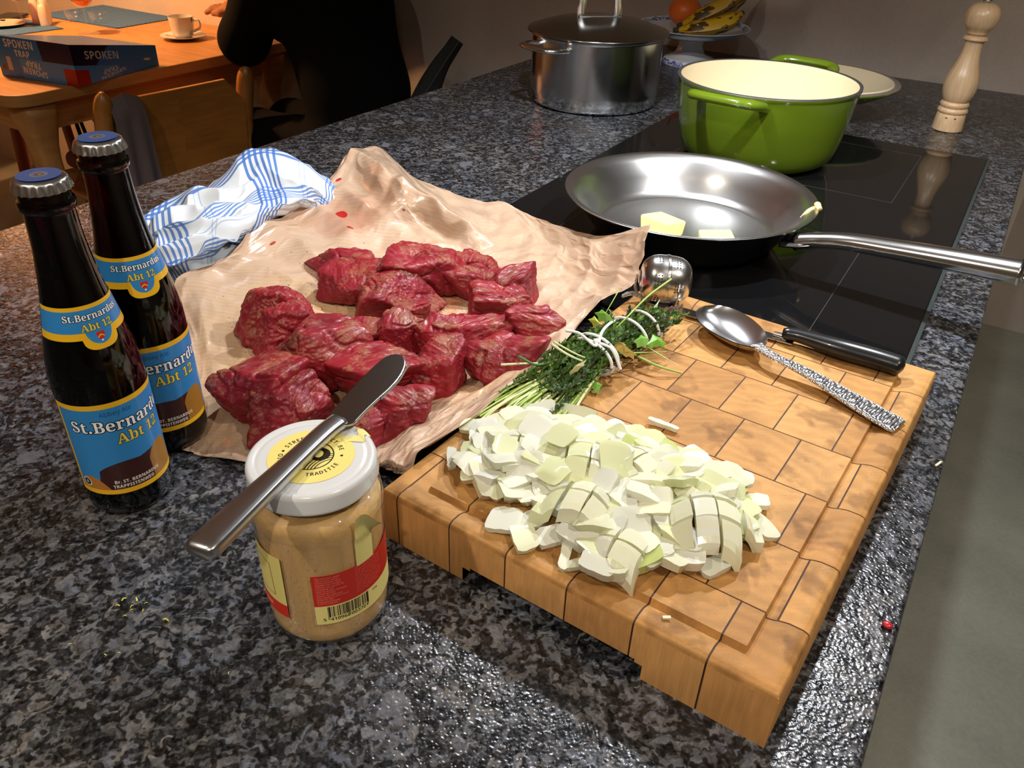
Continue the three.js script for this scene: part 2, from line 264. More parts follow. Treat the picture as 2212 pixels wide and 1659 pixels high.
  for (let r = 0; r + 1 < rows.length; r++) {
    const j = []; for (let k = -1; k < 8; k++) { const u = (r % 2 ? 0.0182 : 0.0393) + k * 0.0428; if (u > 0.006 && u < BD.U - 0.006) j.push(u); }
    const e = [0, ...j, BD.U];
    for (let k = 0; k + 1 < e.length; k++) {
      const G = 0.00055, u0 = e[k] + (k ? G : 0), u1 = e[k + 1] - (k + 2 < e.length ? G : 0), v0 = rows[r] + (r ? G : 0), v1 = rows[r + 1] - (r + 2 < rows.length ? G : 0), q = Math.floor(R() * 4);
      const b = mesh('wood_block', blockGeo(u0, u1, v0, v1, 0, [R() * 5, R() * 5]), [mBlockTop[q], mBlockSide[q]], t);
      b.geometry = toCreasedNormals(b.geometry, 0.6);
    }
  }
  mesh('glue_joints', blockGeo(0.0006, BD.U - 0.0006, 0.0006, BD.V - 0.0006, 0.0004, [0, 0]), [mJoint, mJoint], t);
}
// ------------------------------------------------------------------ metals
const mSteel = std(lin(0.74, 0.74, 0.735), 0.18, { metalness: 1 });
const mSteelSatin = std(lin(0.60, 0.60, 0.60), 0.27, { metalness: 1 });
const mSteelDark = std(lin(0.42, 0.415, 0.41), 0.2, { metalness: 1 });
const camDirXZ = p => Math.atan2(camera.position.x - p.x, camera.position.z - p.z);     // yaw that faces the camera's spot
// ------------------------------------------------------------------ steel stock pot with lid
{
  const c = V3(-0.6945, CT, -1.436), t = thing('stock_pot', 'tall stainless steel stock pot with its lid on, on the granite left of the hob', 'pot', c);
  mesh('body', lathe([[0, 0.0005], [0.108, 0.0005], [0.1155, 0.003], [0.1175, 0.008], [0.1162, 0.0105], [0.1185, 0.016], [0.1195, 0.03], [0.1195, 0.117], [0.1235, 0.1205], [0.1245, 0.1225], [0.121, 0.1225], [0.117, 0.118], [0.117, 0.012], [0, 0.012]], 96), mSteel, t);
  mesh('lid', lathe([[0.1175, 0.121], [0.1275, 0.1235], [0.1292, 0.1255], [0.1275, 0.1275], [0.121, 0.1285], [0.11, 0.1335], [0.08, 0.142], [0.045, 0.1475], [0.02, 0.149], [0, 0.149], [0, 0.147], [0.04, 0.1455], [0.08, 0.14], [0.1175, 0.126]], 96), std(lin(0.34, 0.335, 0.30), 0.2, { metalness: 1 }), t);
  // lid handle: a broad strap standing on the middle of the lid
  const w = 0.034, yaw = 0.735;
  const lh = mesh('lid_handle', merged([sweep([V3(-w, 0.146, 0), V3(-w, 0.168, 0), V3(-w * 0.86, 0.186, 0), V3(0, 0.192, 0), V3(w * 0.86, 0.186, 0), V3(w, 0.168, 0), V3(w, 0.146, 0)], () => [0.008, 0.0028], 40, 12, V3(0, 0, 1)), rbox(0.08, 0.004, 0.022, 0.0018, 0, 0.1485, 0)]), mSteel, t); lh.rotation.y = yaw;
  for (const a of [-1.90, -1.90 + Math.PI]) {
    const h = mesh('side_handle', merged([
      sweep([V3(0.112, 0.107, -0.041), V3(0.136, 0.1085, -0.040), V3(0.151, 0.109, -0.031), V3(0.155, 0.109, 0), V3(0.151, 0.109, 0.031), V3(0.136, 0.1085, 0.040), V3(0.112, 0.107, 0.041)], () => [0.0075, 0.0048], 48, 14),
    ]), mSteel, t); h.rotation.y = a;
  }
}
// ------------------------------------------------------------------ green enamelled casserole and its lid
const mGreen = phys(lin(0.115, 0.175, 0.008), 0.16, { clearcoat: 0.8, clearcoatRoughness: 0.06 });
const mCream = phys(lin(0.78, 0.66, 0.43), 0.3, { clearcoat: 0.3, clearcoatRoughness: 0.2 });
const mIron = std(lin(0.09, 0.085, 0.08), 0.45, { metalness: 0.5 });
{
  const c = V3(-0.331, CT + HOB.h, -1.279), t = thing('casserole', 'green enamelled cast iron casserole with a cream inside, standing on the hob without its lid', 'casserole', c);
  mesh('body', lathe(smoothPts([[0, 0.0008], [0.088, 0.0008], [0.101, 0.003], [0.111, 0.010], [0.118, 0.024], [0.1255, 0.06], [0.130, 0.092], [0.1325, 0.111]], 60).concat([[0.1342, 0.1135], [0.1342, 0.1158]]), 96), mGreen, t);
  mesh('rim', lathe([[0.1343, 0.1157], [0.1341, 0.1172], [0.1305, 0.1176], [0.1292, 0.1164]], 96), mIron, t);
  mesh('enamel_inside', lathe([[0.1294, 0.1166], [0.1285, 0.110], [0.124, 0.07], [0.1165, 0.02], [0.105, 0.009], [0.088, 0.006], [0, 0.0055]], 96), mCream, t);
  for (const a of [-1.668, 1.474]) {
    const h = mesh('handle', merged([
      sweep([V3(0.1235, 0.1035, -0.047), V3(0.143, 0.110, -0.049), V3(0.162, 0.1145, -0.041), V3(0.168, 0.1155, 0), V3(0.162, 0.1145, 0.041), V3(0.143, 0.110, 0.049), V3(0.1235, 0.1035, 0.047)], s => { const e = Math.abs(s - 0.5) * 2; return [0.0090, 0.0068]; }, 48, 14)]), mGreen, t);
    h.rotation.y = a;
  }
  // the lid lies upside down on its knob behind the pot
  const lc = V3(-0.326, CT, -1.618), l = thing('upturned_lid', 'green casserole lid lying upside down with its cream underside showing', 'pot lid', lc);
  mesh('knob', lathe([[0, 0.0006], [0.019, 0.0006], [0.0215, 0.004], [0.0205, 0.012], [0.014, 0.018], [0.010, 0.023], [0, 0.023]], 40), mIron, l);
  mesh('shell', lathe(smoothPts([[0, 0.0215], [0.03, 0.0225], [0.08, 0.031], [0.118, 0.047], [0.133, 0.056]], 40).concat([[0.1375, 0.058], [0.1395, 0.0605], [0.139, 0.0625]]), 96), mGreen, l);
  mesh('edge', lathe([[0.139, 0.0624], [0.1385, 0.0638], [0.130, 0.0640], [0.1285, 0.0630]], 96), std(lin(0.20, 0.17, 0.14), 0.5), l);
  mesh('enamel_underside', lathe([[0.1285, 0.0632], [0.127, 0.0655], [0.1235, 0.0655], [0.118, 0.060], [0.08, 0.040], [0.03, 0.032], [0, 0.031]], 96), mCream, l);
}
// ------------------------------------------------------------------ frying pan with butter
const PAN = V3(-0.3035, CT + HOB.h, -0.912);
{
  const t = thing('frying_pan', 'stainless steel frying pan with a long tubular handle on the hob', 'frying pan', PAN);
  const sideMap = dataTex(256, 256, (x, y) => { const v = 0.75 + 0.25 * tfbm(x, y, 8, 3, 4); return [v, v, v]; });
  mesh('outside', lathe([[0, 0.0006], [0.098, 0.0006], [0.105, 0.003], [0.1065, 0.007], [0.113, 0.014], [0.124, 0.029], [0.134, 0.045], [0.1425, 0.0525], [0.1487, 0.0545], [0.1487, 0.0560]], 120), std(lin(0.34, 0.34, 0.345), 0.22, { metalness: 1, map: sideMap }), t);
  const inner = mesh('inside', lathe([[0.1487, 0.0558], [0.1475, 0.0566], [0.141, 0.0548], [0.1325, 0.0475], [0.122, 0.031], [0.112, 0.016], [0.105, 0.0095], [0.098, 0.0075], [0.05, 0.007], [0, 0.007]], 120), std(lin(0.72, 0.715, 0.70), 0.24, { metalness: 1 }), t);
  // handle: runs level towards the cook and off the edge of the worktop
  const a = P(1745, 515, 0.047 + HOB.h).sub(PAN), b = P(2006, 548, 0.066).sub(PAN), d = P(2215, 583, 0.075).sub(PAN);
  const st = V3(a.x, 0.043, a.z), dir = V3(d.x - a.x, 0, d.z - a.z).normalize();
  st.addScaledVector(dir, -0.012);
  const at = (s, y) => st.clone().addScaledVector(dir, s).setY(y);
  mesh('handle', sweep([at(0.0, 0.040), at(0.02, 0.047), at(0.05, 0.054), at(0.10, 0.059), at(0.16, 0.064), at(0.215, 0.068)], s => { const k = s < 0.12 ? mix(0.012, 0.0105, s / 0.12) : mix(0.0105, 0.0158, (s - 0.12) / 0.88); return [k, k * 0.82]; }, 60, 20), mSteel, t);
  const plate = sweep([at(-0.012, 0.038), at(0.006, 0.040), at(0.02, 0.044)], s => [mix(0.019, 0.010, s), 0.0045], 16, 14); mesh('handle_plate', plate, mSteelDark, t);
  const ring = new THREE.TorusGeometry(0.009, 0.0026, 10, 24); ring.rotateY(-0.4); const e = at(0.222, 0.069); ring.translate(e.x, e.y, e.z); mesh('hanging_loop', ring, mSteel, t);
}
const mButter = phys(lin(0.86, 0.70, 0.30), 0.42, { specularIntensity: 0.6, clearcoat: 0.15 });
function butterGeo(w, h, d, seed) {
  const g = new RoundedBoxGeometry(w, h, d, 8, Math.min(w, h, d) * 0.16), p = g.attributes.position;
  for (let i = 0; i < p.count; i++) { const x = p.getX(i), y = p.getY(i), z = p.getZ(i), k = (fbm3(x * 70 + seed, y * 70, z * 70, 3) - 0.5); p.setXYZ(i, x * (1 + 0.22 * (y / h + 0.5) * Math.sin(seed)) + k * 0.006 + 0.18 * z * Math.sin(seed * 3), y + k * 0.004 + 0.10 * x, z + k * 0.006); }
  const m = mergeVertices((() => { g.deleteAttribute('normal'); g.deleteAttribute('uv'); return g; })(), 1e-6); m.computeVertexNormals(); return m;
}
{
  const place = (px, py, w, h, d, yaw, seed, label) => { const p = P(px, py, 0.02 + HOB.h); const m = single('butter', butterGeo(w, h, d, seed), mButter, label, 'butter', V3(p.x, PAN.y + 0.0078 + h / 2 + 0.003, p.z), 'butter in the pan'); m.rotation.y = yaw; return m; };
  place(1430, 488, 0.040, 0.020, 0.030, -0.5, 1.3, 'large lump of butter in the frying pan beside the paper tip');
  place(1548, 512, 0.034, 0.013, 0.028, 0.4, 2.6, 'smaller flat lump of butter in the middle of the frying pan');
  const r = P(1758, 447, 0.056 + HOB.h), a = V3(r.x - PAN.x, 0, r.z - PAN.z); const len = Math.hypot(a.x, a.z), q = a.clone().multiplyScalar(1 / len);
  const L = (rad, y, s) => V3(q.x * rad - q.z * s, y, q.z * rad + q.x * s);
  single('butter', merged([sweep([L(0.147, 0.055, -0.012), L(0.146, 0.0585, -0.004), L(0.1465, 0.0592, 0.004), L(0.149, 0.0572, 0.010)], s => [0.004 * (1 - 0.5 * Math.abs(s - 0.5)), 0.0028], 14, 10), sweep([L(0.146, 0.0565, 0.0), L(0.138, 0.0525, 0.003), L(0.131, 0.0435, 0.008)], s => [0.0035 * (1 - 0.6 * s), 0.0018], 12, 8)]), mButter, 'smear of butter stuck on the rim of the frying pan', 'butter', PAN, 'butter in the pan');
}
// ------------------------------------------------------------------ pepper mill
{
  const woodMap = dataTex(256, 512, (x, y) => { const v = 0.9 + 0.1 * tnoise(x, y * 0.1, 60, 3) + 0.06 * (tfbm(x, y, 6, 5, 3) - 0.5); return [v, v * 0.98, v * 0.94]; });
  const m = phys(lin(0.80, 0.57, 0.35), 0.34, { map: woodMap, clearcoat: 0.25, clearcoatRoughness: 0.25 });
  const t = thing('pepper_mill', 'turned pale wooden pepper mill standing on the granite behind the hob', 'pepper mill', V3(-0.0975, CT, -1.653));
  mesh('base', lathe([[0, 0.0006], [0.0235, 0.0006], [0.0255, 0.002], [0.0245, 0.018], [0.0235, 0.029], [0.0215, 0.030], [0, 0.030]], 48), m, t);
  mesh('ring', lathe([[0.018, 0.029], [0.0225, 0.030], [0.0255, 0.0345], [0.0225, 0.0395], [0.018, 0.040]], 48), m, t);
  mesh('ring', lathe([[0.018, 0.0395], [0.0215, 0.040], [0.0245, 0.0448], [0.0215, 0.0495], [0.018, 0.050]], 48), m, t);
  mesh('body', lathe(smoothPts([[0.0175, 0.049], [0.0215, 0.052], [0.0262, 0.064], [0.0275, 0.078], [0.0255, 0.092], [0.0205, 0.107], [0.0165, 0.122], [0.0148, 0.134], [0.0148, 0.146], [0.016, 0.149]], 60), 48), m, t);
  mesh('collar', lathe([[0.012, 0.1485], [0.0175, 0.149], [0.0212, 0.1515], [0.0175, 0.155], [0.013, 0.157], [0.0, 0.157]], 48), m, t);
  mesh('head', lathe(smoothPts([[0.011, 0.1565], [0.0155, 0.160], [0.0165, 0.163], [0.0235, 0.172], [0.0268, 0.182], [0.0262, 0.192], [0.021, 0.2015], [0.012, 0.2065], [0.0, 0.2075]], 50), 48), m, t);
  mesh('knob', lathe([[0.0, 0.207], [0.006, 0.2075], [0.0075, 0.211], [0.005, 0.2145], [0, 0.215]], 24), mSteel, t);
  const dots = []; for (const a of [-0.25, 0.35]) { const g = box(0.0035, 0.0018, 0.0006, 0, 0.0245, 0.0241); g.rotateY(a + camDirXZ(t.position)); dots.push(g); } mesh('pressed_marks', merged(dots), std(lin(0.12, 0.06, 0.03), 0.8), t);
}
// ------------------------------------------------------------------ fruit on a footed dish
{
  const c = V3(-0.672, CT, -1.872), t = thing('footed_dish', 'white footed china dish with blue decoration by the far wall', 'dish', c);
  const china = phys(lin(0.70, 0.71, 0.74), 0.2, { clearcoat: 0.5, side: THREE.DoubleSide });
  const blue = canvasTex(1024, 64, (g, w, h) => { g.fillStyle = '#dfe2ea'; g.fillRect(0, 0, w, h); const R = rng(4); for (let i = 0; i < 700; i++) { g.fillStyle = ['#4a63a8', '#8fa2cf', '#34498c'][Math.floor(R() * 3)]; g.beginPath(); g.arc(R() * w, h * (0.15 + 0.7 * R()), 2 + 5 * R(), 0, TAU); g.fill(); } }); blue.wrapS = THREE.RepeatWrapping;
  mesh('foot', lathe([[0.058, 0.0005], [0.061, 0.006], [0.055, 0.014]], 64), phys(0xffffff, 0.25, { map: blue, side: THREE.DoubleSide }), t);
  mesh('stem', lathe([[0.055, 0.0138], [0.034, 0.022], [0.026, 0.040], [0.03, 0.054]], 64), china, t);
  mesh('bowl', lathe([[0.03, 0.053], [0.07, 0.058], [0.105, 0.068], [0.125, 0.080], [0.1262, 0.0815], [0.123, 0.0815], [0.102, 0.072], [0.068, 0.063], [0, 0.060]], 72), china, t);
  mesh('rim_band', lathe([[0.1035, 0.0725], [0.1228, 0.0818]], 72), phys(0xffffff, 0.25, { map: blue, side: THREE.DoubleSide }), t);
  const bananaMap = dataTex(256, 256, (x, y) => { const s = sstep(0.66, 0.74, tfbm(x, y, 8, 3, 4)); const st = sstep(0.7, 0.8, tnoise(x * 1, y * 0.12, 32, 8)) * sstep(0.5, 0.6, tnoise(x, y, 8, 12)); const k = Math.max(s, st) * 0.85; return [mix(0.84, 0.22, k), mix(0.66, 0.13, k), mix(0.10, 0.04, k)]; });
  const mBanana = phys(0xffffff, 0.45, { map: bananaMap, clearcoat: 0.1 }), tip = std(lin(0.05, 0.035, 0.02), 0.8);
  const banana = (pts, label) => {
    const w = pts.map(p => V3(c.x + p[0], CT + p[1], c.z + p[2])), b = thing('banana', label, 'banana', w[0], 'bananas in the footed dish'), l = w.map(p => p.clone().sub(w[0]));
    mesh('peel', sweep(l, s => { const e = Math.min(s, 1 - s), k = 0.0175 * Math.min(1, 0.22 + 3.6 * e) ** 0.8; return [k, k]; }, 30, 6, V3(0, 1, 0.2)), mBanana, b);
    const d = l[0].clone().sub(l[1]).normalize(); mesh('stem', sweep([l[0].clone().addScaledVector(d, -0.006), l[0].clone().addScaledVector(d, 0.012)], () => [0.0055, 0.0055], 4, 8), tip, b);
    const n = l.length - 1; mesh('tip', sweep([l[n].clone().addScaledVector(l[n].clone().sub(l[n - 1]).normalize(), -0.004), l[n].clone().addScaledVector(l[n].clone().sub(l[n - 1]).normalize(), 0.004)], () => [0.005, 0.005], 3, 8), tip, b);
  };
  banana([[-0.015, 0.085, 0.03], [0.03, 0.108, 0.02], [0.065, 0.132, 0.0], [0.085, 0.16, -0.02], [0.09, 0.178, -0.035]], 'spotted banana leaning up against the other in the dish');
  banana([[-0.005, 0.080, 0.074], [0.032, 0.086, 0.072], [0.070, 0.094, 0.058], [0.098, 0.108, 0.034], [0.108, 0.118, 0.014]], 'spotted banana lying lowest in the dish at its rim');
  banana([[0.012, 0.085, -0.022], [0.040, 0.104, -0.034], [0.066, 0.128, -0.050], [0.084, 0.156, -0.066], [0.09, 0.176, -0.078]], 'banana at the back of the bunch, tip highest');
  const og = new THREE.SphereGeometry(0.036, 40, 28), op = og.attributes.position; for (let i = 0; i < op.count; i++) { const x = op.getX(i), y = op.getY(i), z = op.getZ(i), r = Math.hypot(x, z), k = y > 0 ? 1 - 0.16 * Math.exp(-(r * r) / 0.0002) : 1; op.setXYZ(i, x, y * 0.86 * k, z); } og.computeVertexNormals();
  const o = thing('orange', 'orange fruit with a stalk in the footed dish', 'orange', V3(c.x - 0.028, CT + 0.106, c.z - 0.01)); mesh('peel', og, phys(lin(0.85, 0.16, 0.015), 0.4), o); mesh('stalk', tube([V3(0, 0.022, 0), V3(-0.001, 0.034, 0.001), V3(-0.006, 0.046, 0.002)], 0.0013, 8, 6), tip, o);
}
// ------------------------------------------------------------------ beer bottles
const mBottle = phys(lin(0.75, 0.55, 0.4), 0.035, { transmission: 1, thickness: 0.05, ior: 1.5, attenuationColor: lin(0.30, 0.085, 0.018), attenuationDistance: 0.0075 });
const mCapSteel = std(lin(0.80, 0.80, 0.80), 0.26, { metalness: 1 });
const BLUE = '#2f86c8', GOLD = '#f0b81e';
function outlined(g, s, x, y, fill, stroke, lw) { g.lineJoin = 'round'; g.lineWidth = lw; g.strokeStyle = stroke; g.strokeText(s, x, y); g.fillStyle = fill; g.fillText(s, x, y); }
const bodyLabel = canvasTex(1024, 768, (g, w, h) => {
  g.fillStyle = GOLD; g.fillRect(0, 0, w, h); g.fillStyle = BLUE; g.fillRect(26, 40, w - 52, h - 80);
  g.fillStyle = '#143a6b'; g.font = '50px sans-serif'; g.textAlign = 'left'; g.fillText('Abbey Ale', 330, 102);
  g.font = 'bold 124px serif'; outlined(g, 'St.Bernardus', 104, 226, '#ffffff', '#10151f', 14);
  g.font = 'bold 112px serif'; outlined(g, 'Abt 12', 400, 342, '#f3d35a', '#2a3d1a', 10);
  // plain blocks of colour stand in for the printed picture
  g.fillStyle = '#3a1712'; g.beginPath(); g.moveTo(190, h - 40); g.lineTo(220, 560); g.quadraticCurveTo(330, 470, 520, 500); g.lineTo(640, 480); g.lineTo(660, h - 40); g.fill();
  g.fillStyle = '#a8742c'; g.beginPath(); g.moveTo(600, h - 40); g.lineTo(590, 560); g.quadraticCurveTo(640, 430, 760, 470); g.quadraticCurveTo(850, 520, 850, h - 40); g.fill();
  g.fillStyle = '#b9752e'; g.beginPath(); g.moveTo(26, h - 40); g.lineTo(60, 640); g.quadraticCurveTo(150, 560, 250, 700); g.lineTo(270, h - 40); g.fill();
  g.fillStyle = '#e9e4dc'; g.font = 'bold 38px sans-serif'; g.fillText('Br. ST. BERNARDUS', 300, h - 92); g.fillText('TRAPPISTENWEG', 285, h - 52);
  g.fillStyle = '#d8d2c4'; g.beginPath(); g.arc(84, h - 96, 40, 0, TAU); g.fill(); g.fillStyle = '#1d2b22'; g.beginPath(); g.arc(84, h - 96, 30, 0, TAU); g.fill(); g.fillStyle = '#d8d2c4'; g.font = 'bold 34px sans-serif'; g.textAlign = 'center'; g.fillText('B', 84, h - 84);
});
const neckLabel = canvasTex(1024, 384, (g, w, h) => {
  g.fillStyle = GOLD; g.fillRect(0, 0, w, h); g.fillStyle = BLUE;
  g.beginPath(); g.moveTo(0, 34); g.lineTo(w, 34); g.lineTo(w, 216); g.lineTo(620, 222); g.quadraticCurveTo(600, 330, 512, 340); g.quadraticCurveTo(424, 330, 404, 222); g.lineTo(0, 216); g.fill();
  g.textAlign = 'center'; g.font = 'bold 78px serif'; outlined(g, 'St.Bernardus', 512, 122, '#ffffff', '#10151f', 10); g.font = 'bold 82px serif'; outlined(g, 'Abt 12', 512, 214, '#f3d35a', '#2a3d1a', 8);
  g.fillStyle = '#c8281e'; g.beginPath(); g.moveTo(480, 238); g.lineTo(544, 238); g.lineTo(544, 272); g.quadraticCurveTo(536, 300, 512, 308); g.quadraticCurveTo(488, 300, 480, 272); g.fill();
  g.fillStyle = '#e8c04a'; g.beginPath(); g.moveTo(486, 278); g.lineTo(512, 258); g.lineTo(538, 278); g.lineTo(538, 288); g.lineTo(512, 270); g.lineTo(486, 288); g.fill(); g.fillStyle = '#f2f2f2'; g.fillRect(505, 306, 14, 14);
});
const capTop = canvasTex(256, 256, (g, w) => { g.fillStyle = '#5079c4'; g.fillRect(0, 0, w, w); g.fillStyle = '#7f8ba6'; g.beginPath(); g.arc(w / 2, w / 2, 52, 0, TAU); g.fill(); g.strokeStyle = '#a9aab0'; g.lineWidth = 4; g.beginPath(); g.arc(w / 2, w / 2, 46, 0, TAU); g.stroke(); g.fillStyle = '#77695f'; g.beginPath(); g.ellipse(w / 2, w / 2 + 2, 26, 30, 0, 0, TAU); g.fill(); g.fillStyle = '#a3937f'; g.beginPath(); g.ellipse(w / 2 + 3, w / 2 + 6, 12, 18, 0.4, 0, TAU); g.fill(); });
const profile = [[0, 0.0008], [0.0215, 0.0008], [0.0255, 0.0022], [0.0277, 0.0065], [0.0281, 0.012], [0.0281, 0.09], [0.0284, 0.1], [0.0279, 0.111], [0.0263, 0.122], [0.0243, 0.132], [0.0222, 0.142], [0.0202, 0.152], [0.0183, 0.162], [0.0166, 0.173], [0.0153, 0.184], [0.0143, 0.196], [0.0138, 0.208], [0.0137, 0.2125]];
const bottleR = h => { for (let i = 1; i < profile.length; i++) if (h <= profile[i][1]) { const a = profile[i - 1], b = profile[i]; return mix(a[0], b[0], (h - a[1]) / Math.max(1e-6, b[1] - a[1])); } return 0.0137; };
function band(h0, h1, a0, a1, off, nu, nv, bottomFn) {               // label strip that hugs the glass
  const mk = o => (s, v) => { const a = mix(a0, a1, s), hb = bottomFn ? bottomFn(s) : h0, h = mix(hb, h1, v), r = bottleR(h) + o; return V3(Math.sin(a) * r, h, Math.cos(a) * r); };
  return gridGeo(nu, nv, mk(off), (s, v) => [s, mix(bottomFn ? (bottomFn(s) - h0) / (h1 - h0) : 0, 1, v)]);
}
function bottle(c, yaw, label) {
  const t = thing('beer_bottle', label, 'bottle', c, 'capped beer bottles');
  const glass = lathe(profile.slice(0, 12).concat(smoothPts(profile.slice(11), 40), [[0.0139, 0.2128], [0.0152, 0.2140], [0.0155, 0.2165], [0.0150, 0.2185], [0.0139, 0.2192], [0.0139, 0.2285], [0.0125, 0.2296], [0, 0.2296]]), 72);
  mesh('glass', glass, mBottle, t);
  const lm = tex => phys(0xffffff, 0.38, { map: tex, side: THREE.DoubleSide, clearcoat: 0.25 });
  const W = 1.62; mesh('body_label', band(0.022, 0.094, yaw - W, yaw + W, 0.0003, 48, 4), lm(bodyLabel), t);
  const N = 1.72, tab = s => { const d = Math.abs(s - 0.5); return d > 0.135 ? 0.1375 : 0.1375 - 0.0075 * Math.sqrt(clamp(1 - (d / 0.135) ** 3)); };
  const nl = band(0.13, 0.158, yaw - N, yaw + N, 0.0003, 96, 6, tab); mesh('neck_label', nl, lm(neckLabel), t);
  // crown cap: crimped skirt, domed top with a printed disc
  const cap = mesh('crown_cap', gridGeo(168, 10, (s, v) => { const a = s * TAU, k = 1 - v, w = 0.5 + 0.5 * Math.cos(a * 21); let r, y; if (v < 0.7) { const q = v / 0.7; r = mix(0.0158 + 0.0006 * w, 0.0143, q ** 1.2) - 0.0006 * (1 - w) * (1 - q); y = mix(0.2245, 0.2305, q); } else { const q = (v - 0.7) / 0.3; r = 0.0141 * Math.max(0, Math.cos(q * Math.PI / 2)) ** 0.55; y = 0.2305 + 0.0017 * Math.sin(q * Math.PI / 2); } return V3(Math.sin(a) * r, y, Math.cos(a) * r); }), mCapSteel, t); cap.material.side = THREE.DoubleSide;
  const disc = new THREE.CircleGeometry(0.0118, 48); disc.rotateX(-Math.PI / 2); disc.rotateY(yaw); disc.translate(0, 0.23235, 0); mesh('printed_disc', disc, phys(0xffffff, 0.25, { map: capTop, metalness: 0.3, clearcoat: 0.5 }), cap);
  return t;
}
{
  const c1 = V3(-0.4538, CT, -0.2393), c2 = V3(-0.4849, CT + 0.0018, -0.2984);
  bottle(c1, camDirXZ(c1) + 0.34, 'brown beer bottle with a blue label on the bare granite, nearer the mustard jar');
  bottle(c2, camDirXZ(c2) + 0.26, 'brown beer bottle with a blue label standing at the edge of the brown paper');
}
// ------------------------------------------------------------------ mustard jar with the table knife on its lid
const JAR = V3(-0.2655, CT, -0.239);
{
  const t = thing('mustard_jar', 'glass jar of coarse mustard with a white lid and red and yellow label', 'jar', JAR), yaw = camDirXZ(JAR);
  const mGlass = phys(0xffffff, 0.03, { transmission: 1, thickness: 0, ior: 1.5 });
  mesh('glass', lathe([[0, 0.0007], [0.028, 0.0007], [0.0325, 0.0022], [0.0352, 0.007], [0.0358, 0.013], [0.0358, 0.078], [0.0364, 0.081], [0.0368, 0.087], [0.036, 0.0935], [0.0335, 0.0985], [0.032, 0.101], [0.032, 0.112]], 80), mGlass, t);
  const mustard = dataTex(512, 512, (x, y) => { const n = tfbm(x, y, 8, 3, 5), s = tnoise(x, y, 170, 9), k = sstep(0.90, 0.97, s); let v = 0.90 + 0.22 * (n - 0.5); return [mix(v * 0.87, 0.42, k), mix(v * 0.70, 0.25, k), mix(v * 0.44, 0.12, k)]; });
  const cg = lathe([[0, 0.0022], [0.027, 0.0022], [0.0318, 0.0036], [0.0342, 0.008], [0.0347, 0.014], [0.0347, 0.0785], [0.0353, 0.083], [0.0354, 0.0885], [0.0338, 0.0935], [0.029, 0.0955], [0.012, 0.0975], [0, 0.0965]], 80);
  mustard.repeat.set(3, 1.5); mesh('mustard', cg, phys(0xffffff, 0.5, { map: mustard, clearcoat: 0.3 }), t);
  // lid: pressed steel, white lacquer, with a stepped top and rolled lower edge
  const mLid = phys(lin(0.72, 0.73, 0.73), 0.22, { clearcoat: 0.6, clearcoatRoughness: 0.1 });
  const lid = mesh('lid', lathe([[0.0335, 0.1042], [0.0348, 0.1038], [0.0354, 0.1048], [0.0352, 0.1058], [0.0349, 0.113], [0.0343, 0.1151], [0.0328, 0.1161], [0.0312, 0.1160], [0.0302, 0.1153], [0.0292, 0.1152], [0.0283, 0.1158], [0.0270, 0.1158], [0, 0.1158]], 96), mLid, t);
  const sticker = canvasTex(768, 768, (g, w) => {
    g.clearRect(0, 0, w, w); const c = w / 2; g.fillStyle = '#f2e084'; g.fillRect(0, 0, w, w);
    const k = '#1d1508'; g.strokeStyle = k; g.fillStyle = k;
    g.lineWidth = 12; g.beginPath(); g.arc(c, c, 196, 0, TAU); g.stroke();
    g.save(); g.beginPath(); g.arc(c, c, 190, 0, TAU); g.clip();
    g.save(); g.translate(c, c); g.rotate(-0.62); g.lineWidth = 10;
    for (const s of [-1, 1]) for (let i = 0; i < 4; i++) { g.beginPath(); g.arc(s * -60, s * 330, 190 + i * 27, 0, TAU); g.stroke(); }
    g.restore();
    g.fillStyle = k; g.beginPath(); g.arc(c - 30, c - 40, 72, 0, TAU); g.fill(); g.beginPath(); g.arc(c + 76, c + 10, 92, 0, TAU); g.fill(); g.fillStyle = '#f2e084'; g.beginPath(); g.ellipse(c + 66, c - 2, 42, 52, 0.3, 0, TAU); g.fill(); g.fillRect(c - 62, c - 120, 66, 34); g.restore();
    g.fillStyle = k; g.font = 'bold 60px sans-serif'; g.textAlign = 'center';
    const arc = (s, a0, step) => { [...s].forEach((ch, i) => { const a = a0 + step * i; g.save(); g.translate(c + Math.sin(a) * 268, c - Math.cos(a) * 268); g.rotate(a); g.fillText(ch, 0, 18); g.restore(); }); };
    const inArc = (s, a0, step) => { [...s].forEach((ch, i) => { const a = a0 - step * i; g.save(); g.translate(c + Math.sin(a) * 268, c - Math.cos(a) * 268); g.rotate(a + Math.PI); g.fillText(ch, 0, 18); g.restore(); }); };
    arc('STREEKPRODUCT.BE', -0.72, 0.152); inArc('TRADITIE', -2.55 - 0.28, 0.15); arc('REGIO', -1.83, 0.155);
    for (const a of [-0.98, 1.92]) { g.beginPath(); g.arc(c + Math.sin(a) * 268, c - Math.cos(a) * 268, 13, 0, TAU); g.fill(); }
  });
  const disc = new THREE.CircleGeometry(0.0232, 64); disc.rotateX(-Math.PI / 2); disc.rotateY(yaw + 0.10); disc.translate(0, 0.11605, 0); mesh('round_sticker', disc, phys(0xffffff, 0.35, { map: sticker, clearcoat: 0.3 }), lid);
  // paper labels round the glass
  const strip = (a0, a1, h0, h1, n = 40) => gridGeo(n, 2, (s, v) => { const a = yaw + mix(a0, a1, s), r = 0.0361; return V3(Math.sin(a) * r, mix(h0, h1, v), Math.cos(a) * r); });
